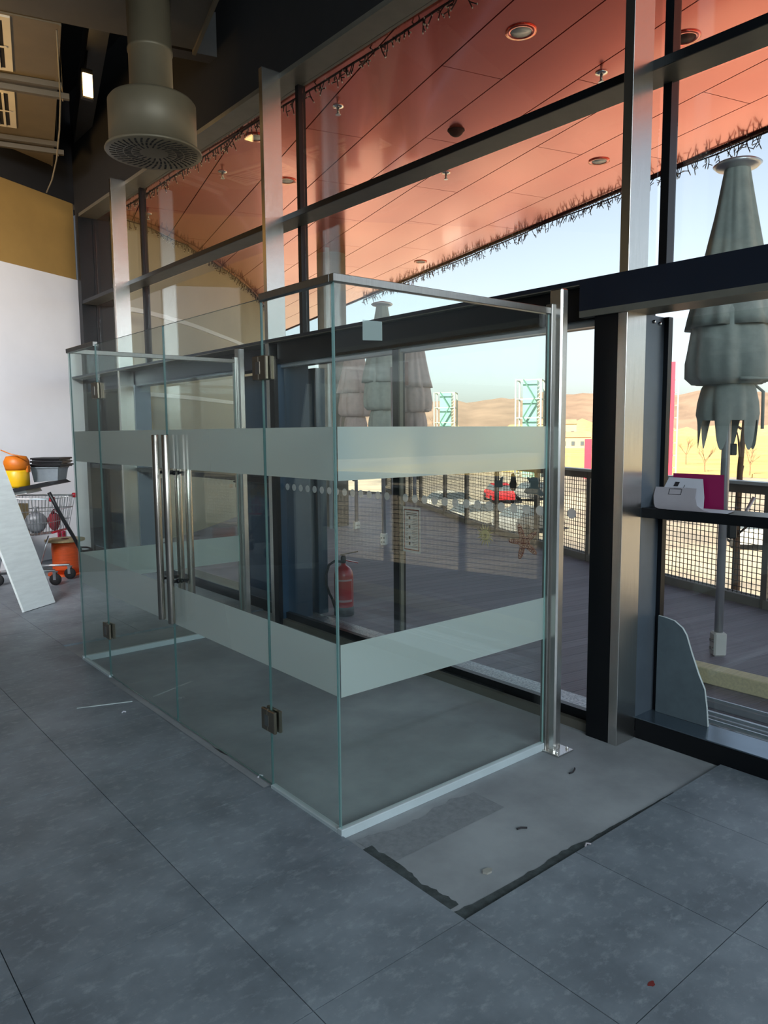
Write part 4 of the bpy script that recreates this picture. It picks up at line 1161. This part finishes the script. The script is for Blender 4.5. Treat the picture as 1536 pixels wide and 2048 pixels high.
# shopping trolley, local x along its length
tex = Vector((.74, -.67, 0)).normalized()
tr = empty('shopping_trolley', 'chrome wire shopping trolley with red trim by the white wall', 'trolley', (2.22, 8.60, 0), math.atan2(tex.y, tex.x))
bk = MB()
def bp(u, w, h):      # basket surface: u 0..1 along, w -1..1 across, h 0..1 up
    xl = -.40 + .10*h*0 - .06*h; xr = .30 + .06*h
    hw = .19 + .07*h
    zl = .50 + .12*(1-u)*0 + h*.42
    zb = .46 + .10*u
    return (xl + (xr-xl)*u, w*hw, zb + (.93-zb)*h)
NW = .0032
for k in range(23):
    u = k/22
    for w in (-1, 1): bk.tube([bp(u, w, 0), bp(u, w, 1)], NW, 4, cap=False)
    bk.tube([bp(u, -1, 0), bp(u, 1, 0)], NW, 4, cap=False)
for k in range(10):
    w = -1 + 2*k/9
    for u in (0, 1): bk.tube([bp(u, w, 0), bp(u, w, 1)], NW, 4, cap=False)
for h in (0, .33, .66):
    for w in (-1, 1): bk.tube([bp(0, w, h), bp(1, w, h)], NW*1.3, 4, cap=False)
    for u in (0, 1): bk.tube([bp(u, -1, h), bp(u, 1, h)], NW*1.3, 4, cap=False)
O('basket', bk, 'wire_chrome', tr, True)
O('rim', MB().tube([bp(0, -1, 1), bp(1, -1, 1), bp(1, 1, 1), bp(0, 1, 1), bp(0, -1, 1)], .008, 8), 'wire_chrome', tr, True)
for w in (-1, 1):
    O('corner_cap', MB().box((bp(1, w, 1)[0]-.03, w*.26-.02, .905), (bp(1, w, 1)[0]+.02, w*.26+.02, .955), bev=.008), 'red_plastic', tr, True)
O('bumper', MB().tube([bp(1, -1, .02), bp(1, 1, .02)], .012, 8), 'red_plastic', tr, True)
O('handle', MB().tube([(-.56, -.25, 1.0), (-.56, .25, 1.0)], .016, 12), 'red_plastic', tr, True)
for w in (-1, 1):
    O('upright', MB().tube([(-.56, w*.25, 1.0), (-.40, w*.23, .72), (-.22, w*.22, .40), (-.30, w*.22, .13)], .012, 8), 'wire_chrome', tr, True)
    O('base_rail', MB().tube([(-.30, w*.22, .13), (.30, w*.17, .16)], .013, 8), 'wire_chrome', tr, True)
    O('strut', MB().tube([(-.05, w*.2, .15), (.06, w*.21, .48)], .011, 8), 'wire_chrome', tr, True)
    for xx in (-.30, .30):
        yy = w*(.22 if xx < 0 else .17)
        cs = O('caster', MB().lathe([(.018, -.018), (.06, -.016), (.062, 0), (.06, .016), (.018, .018)], n=18), 'rubber', tr, True)
        cs.rotation_euler = (R(90), 0, 0); cs.location = (xx, yy, .062)
        O('fork', MB().box((xx-.015, yy-.024, .06), (xx+.015, yy-.02, .15)).box((xx-.015, yy+.02, .06), (xx+.015, yy+.024, .15)).box((xx-.02, yy-.024, .14), (xx+.02, yy+.024, .15)), 'wire_chrome', tr, True)
def tl(x, y, z):     # trolley local to world
    ey = Vector((-tex.y, tex.x, 0)); return Vector((2.22, 8.60, 0)) + tex*x + ey*y + Vector((0, 0, z))
trz = math.atan2(tex.y, tex.x)
def in_trolley(name, label, cat, x, y, z, rz=0): return empty(name, label, cat, tl(x, y, z), trz + rz)
# contents
random.seed(11)
def lump(n, r, zs, seed):
    rn = random.Random(seed); prof = []
    P = []
    for i in range(9):
        ph = math.pi*i/8
        row = []
        for k in range(15):
            th = 2*math.pi*(k % 14)/14
            q = 1 + .18*math.sin(3*th+seed)*math.sin(ph) + .12*math.sin(5*th+2*ph+seed)
            row.append((r*q*math.sin(ph)*math.cos(th), r*q*math.sin(ph)*math.sin(th), zs - zs*math.cos(ph)))
        P.append(row)
    return MB().grid(P)
e = in_trolley('plastic_bag', 'grey crumpled bag inside the trolley basket', 'bag', .04, 0, .535); O('bag_body', lump(1, .105, .12, 2), 'bag_grey', e, True); O('bag_knot', MB().lathe([(.02, .23), (.012, .26), (.03, .29)], n=10), 'bag_grey', e, True)
e = in_trolley('netting_bag', 'red netting bag at the front of the trolley basket', 'bag', .25, -.03, .57); O('bag_body', lump(1, .06, .10, 5), 'netting', e, True); O('bag_tail', MB().tube([(.0, -.02, .19), (.03, -.04, .23), (.05, -.02, .22)], [.02, .012, .02], 6), 'netting', e, True)
e = in_trolley('cardboard_box', 'brown open carton inside the back of the trolley', 'box', -.265, 0, .51)
O('carton', MB().box((-.15, -.16, 0), (.14, .16, .34)), 'plywood', e, True); O('flap', MB().bar((-.15, -.16, .34), (-.15, .16, .34), .004, .1).bar((-.18, -.2, .36), (.14, -.2, .38), .09, .004), 'plywood', e, True)
# slanted boards on the rim
e = in_trolley('black_board', 'black board resting aslant across the trolley rim', 'board', -.175, 0, .97)
O('slab', MB().add([(-.62, -.22, -.10), (.52, -.22, .11), (.52, .22, .11), (-.62, .22, -.10), (-.62, -.22, -.065), (.47, -.22, .14), (.47, .22, .14), (-.62, .22, -.065)], [(0, 3, 2, 1), (4, 5, 6, 7), (0, 1, 5, 4), (1, 2, 6, 5), (2, 3, 7, 6), (3, 0, 4, 7)]), 'black_plastic', e, True)
e = in_trolley('white_board', 'white strip lying under the black board on the trolley', 'board', -.175, 0, .97)
O('slab', MB().add([(-.62, -.165, -.14), (.22, -.165, .015), (.22, .16, .015), (-.62, .16, -.14), (-.62, -.165, -.102), (.20, -.165, .05), (.20, .16, .05), (-.62, .16, -.102)], [(0, 3, 2, 1), (4, 5, 6, 7), (0, 1, 5, 4), (1, 2, 6, 5), (2, 3, 7, 6), (3, 0, 4, 7)]), 'white_plastic', e, True)
e = in_trolley('storage_bin', 'grey translucent bin standing on the black board', 'bin', .165, .11, 1.09)
O('bin_body', MB().add([(-.13, -.1, 0), (.13, -.1, .02), (.13, .1, .02), (-.13, .1, 0), (-.15, -.12, .15), (.15, -.12, .15), (.15, .12, .15), (-.15, .12, .15)], [(0, 3, 2, 1), (4, 5, 6, 7), (0, 1, 5, 4), (1, 2, 6, 5), (2, 3, 7, 6), (3, 0, 4, 7)]), 'clear_bin', e, True)
O('bin_rim', MB().box((-.16, -.13, .148), (.16, .13, .165), bev=.005), 'clear_bin', e, True)
for k in range(3):
    e = in_trolley('black_tray', ['lowest black tray stacked on the grey bin', 'middle black tray stacked on the grey bin', 'topmost black tray stacked on the grey bin'][k], 'tray', .19, .11, 1.256+k*.034, R((-3, 4, 0)[k]))
    w = .165 - .008*k
    O('tray_base', MB().box((-w, -.13, 0), (w, .13, .012)), 'black_plastic', e, True)
    O('tray_lip', MB().box((-w-.015, -.145, .012), (w+.015, .145, .03), bev=.004), 'black_plastic', e, True)
e = in_trolley('yellow_canister', 'yellow canister with orange top on the trolley load', 'canister', -.07, -.13, 1.045)
O('canister_body', MB().lathe([(.02, 0), (.105, .0), (.12, .025), (.12, .17), (.11, .185)], n=28), 'yellow_plastic', e, True)
O('canister_top', MB().lathe([(.11, .185), (.128, .21), (.125, .28), (.10, .33), (.04, .34)], n=28), 'orange_cap', e, True)
O('latch', MB().box((.105, -.03, .16), (.135, .03, .23), bev=.006), 'orange_cap', e, True)
O('cord', MB().tube([(-.1, -.11, .40), (.0, -.12, .36), (.08, -.11, .34), (.14, -.06, .28)], .006, 6), 'orange_cap', e, True)
def pd(px, py, dist):      # a point on a sight line at a chosen distance
    d = _fw*F_PX + _rt*(px-768) - _up*(py-1024); return Vector((0, 0, EYE)) + d*(dist/math.hypot(d.x, d.y))
tag(O('black_hose', MB().tube([pd(98, 985, 8.42), pd(112, 1012, 8.42), pd(130, 1045, 8.44), pd(148, 1075, 8.5), pd(160, 1098, 8.6), pd(168, 1125, 8.75), pd(172, 1140, 8.9)], .019, 8), 'black_plastic'), 'black corrugated hose hanging from the trolley toward the glass lobby', 'hose')
tag(O('floor_pipe', MB().tube([tl(-.02, -.33, .36), tl(.08, -.36, .22), tl(.22, -.42, .03)], .024, 10), 'grey_metal'), 'grey vacuum pipe slanting to the floor before the trolley', 'pipe')
# cable reel
re_ = empty('cable_reel', 'wooden reel wound with orange cable on the floor', 'reel', (2.62, 8.86, 0))
O('bottom_flange', MB().lathe([(.05, 0), (.20, 0), (.20, .018), (.05, .018)], (2.62, 8.86, 0), 36), 'orange_cable', re_)
O('wound_cable', MB().lathe([(.10, .018), (.143, .02), (.148, .1), (.146, .2), (.149, .3), (.145, .385), (.10, .388)], (2.62, 8.86, 0), 36), 'orange_cable', re_)
O('top_flange', MB().lathe([(.04, .388), (.215, .388), (.215, .408), (.04, .408)], (2.62, 8.86, 0), 36), 'plywood', re_)
O('hub', MB().lathe([(.03, .408), (.045, .412), (.03, .416)], (2.62, 8.86, 0), 16), 'red_ink', re_)
tag(O('cable_tangle', MB().tube([(2.93+.07*math.cos(t*.9)*(1+.2*math.sin(t*2.1)), 9.12+.08*math.sin(t*.9), .02+.006*t) for t in range(40)], .012, 6), 'cord_dark'), 'dark tangled cable heap on the floor behind the reel', 'cable')
# wall sockets
for k in range(2):
    p = W0 + WD*(-.56+.075*k) - WN*.002
    e = empty('wall_socket', ['magenta wall socket on the white wall, nearer the trolley', 'magenta wall socket on the white wall, nearer the glass lobby'][k], 'socket', (p.x, p.y, .30), WA)
    O('plate', MB().box((-.03, -.010, -.04), (.03, 0, .04), bev=.004), 'socket', e, True)
    O('insert', MB().lathe([(.02, 0), (.018, .004)], n=14), 'red_ink', e, True)
    COL.objects[-1].rotation_euler = (R(90), 0, 0); COL.objects[-1].location = (0, -.010, 0)
# low cabinet and steel bin seen through the far lobby end
S('wall_end', MB().box((3.42, 10.45, -.014), (3.90, 10.55, ZS)), 'dark_brown', 'dark brown end wall between white wall and curved cream wall', 'wall')
S('dado_panel', MB().box((3.695, 10.40, .001), (3.89, 10.449, 1.17), bev=.003), 'cabinet', 'dark slate low panel on the end wall outside', 'panel')
wf = empty('framed_panel', 'white framed low panel leaning beside the steel bin', 'framed panel', (4.5, 10.45, 0))
fr = MB()
for (u0, u1, z0, z1) in ((0, .05, .001, 1.0), (.30, .35, .001, 1.0), (.05, .30, .95, 1.0), (.05, .30, .001, .05)):
    P = [(4.30+.8*u, 10.38+.6*u) for u in (u0, u1)]
    fr.prism([P[0], P[1], (P[1][0]+.018, P[1][1]-.024), (P[0][0]+.018, P[0][1]-.024)], z0, z1)
O('frame_bars', fr, 'white_band', wf)
P = [(4.30+.8*u, 10.38+.6*u) for u in (.05, .30)]
O('panel', MB().prism([P[0], P[1], (P[1][0]+.006, P[1][1]-.008), (P[0][0]+.006, P[0][1]-.008)], .05, .95), 'clear_bin', wf)
bn = empty('steel_bin', 'round brushed steel bin standing outside the last bay', 'bin', (4.04, 10.12, 0))
O('bin_body', MB().lathe([(.17, 0), (.18, .01), (.18, .84), (.175, .85)], (4.04, 10.12, 0), 32), 'steel_dark', bn)
O('bin_lid', MB().lathe([(.185, .85), (.185, .88), (.13, .93), (.02, .945)], (4.04, 10.12, 0), 32), 'black_plastic', bn)

# ---- scraps on the floor
def scrap(px, py, z, pts, mt, label):
    p = pz(px, py, z)
    tag(O('floor_scrap', MB().tube([(p.x+a, p.y+b, z+c_) for a, b, c_ in pts], .004, 5), mt), label, 'scrap')
scrap(1146, 1544, -.012, [(-.03, .0, .003), (-.01, -.006, .004), (.012, .0, .008), (.03, .012, .006)], 'ink', 'curled dark shaving on the bare screed by the post')
scrap(1044, 1658, -.012, [(-.02, .01, .003), (0, .005, .004), (.02, -.01, .003)], 'ink', 'short dark shaving in the middle of the bare screed')
scrap(212, 1414, 0, [(-.14, .085, .003), (.15, -.02, .003)], 'board_edge', 'thin white strip lying on the tiles before the lobby')
scrap(248, 1426, 0, [(-.012, .0, .004), (0, .008, .008), (.012, 0, .004)], 'paper', 'tiny white crumb on the tiles beside the white strip')
scrap(520, 1555, 0, [(-.012, .0, .004), (.004, .006, .009), (.016, 0, .004)], 'paper', 'small pale chip at the foot of the lobby door hinge')
scrap(1175, 1692, .0, [(-.014, .0, .004), (0, .006, .009), (.016, -.004, .004)], 'paper_dim', 'pale mortar crumb on the edge of the tile recess')
p = pz(975, 1744, -.013)
tag(O('mortar_chip', MB().prism([(p.x+a, p.y+b) for a, b in ((-.022, .004), (-.01, .016), (.012, .012), (.022, -.002), (.008, -.014), (-.014, -.012))], -.013, -.006), 'concrete'), 'pale mortar chip on the bare screed near the recess corner', 'chip')
p = pz(1303, 1968, 0)
tag(O('floor_stain', MB().prism([(p.x+.013*math.cos(R(t))*(1+.3*math.sin(R(3*t))), p.y+.009*math.sin(R(t))) for t in range(0, 360, 20)], .0002, .0008), 'red_ink'), 'small dark red spot on a tile at the lower edge', 'stain')
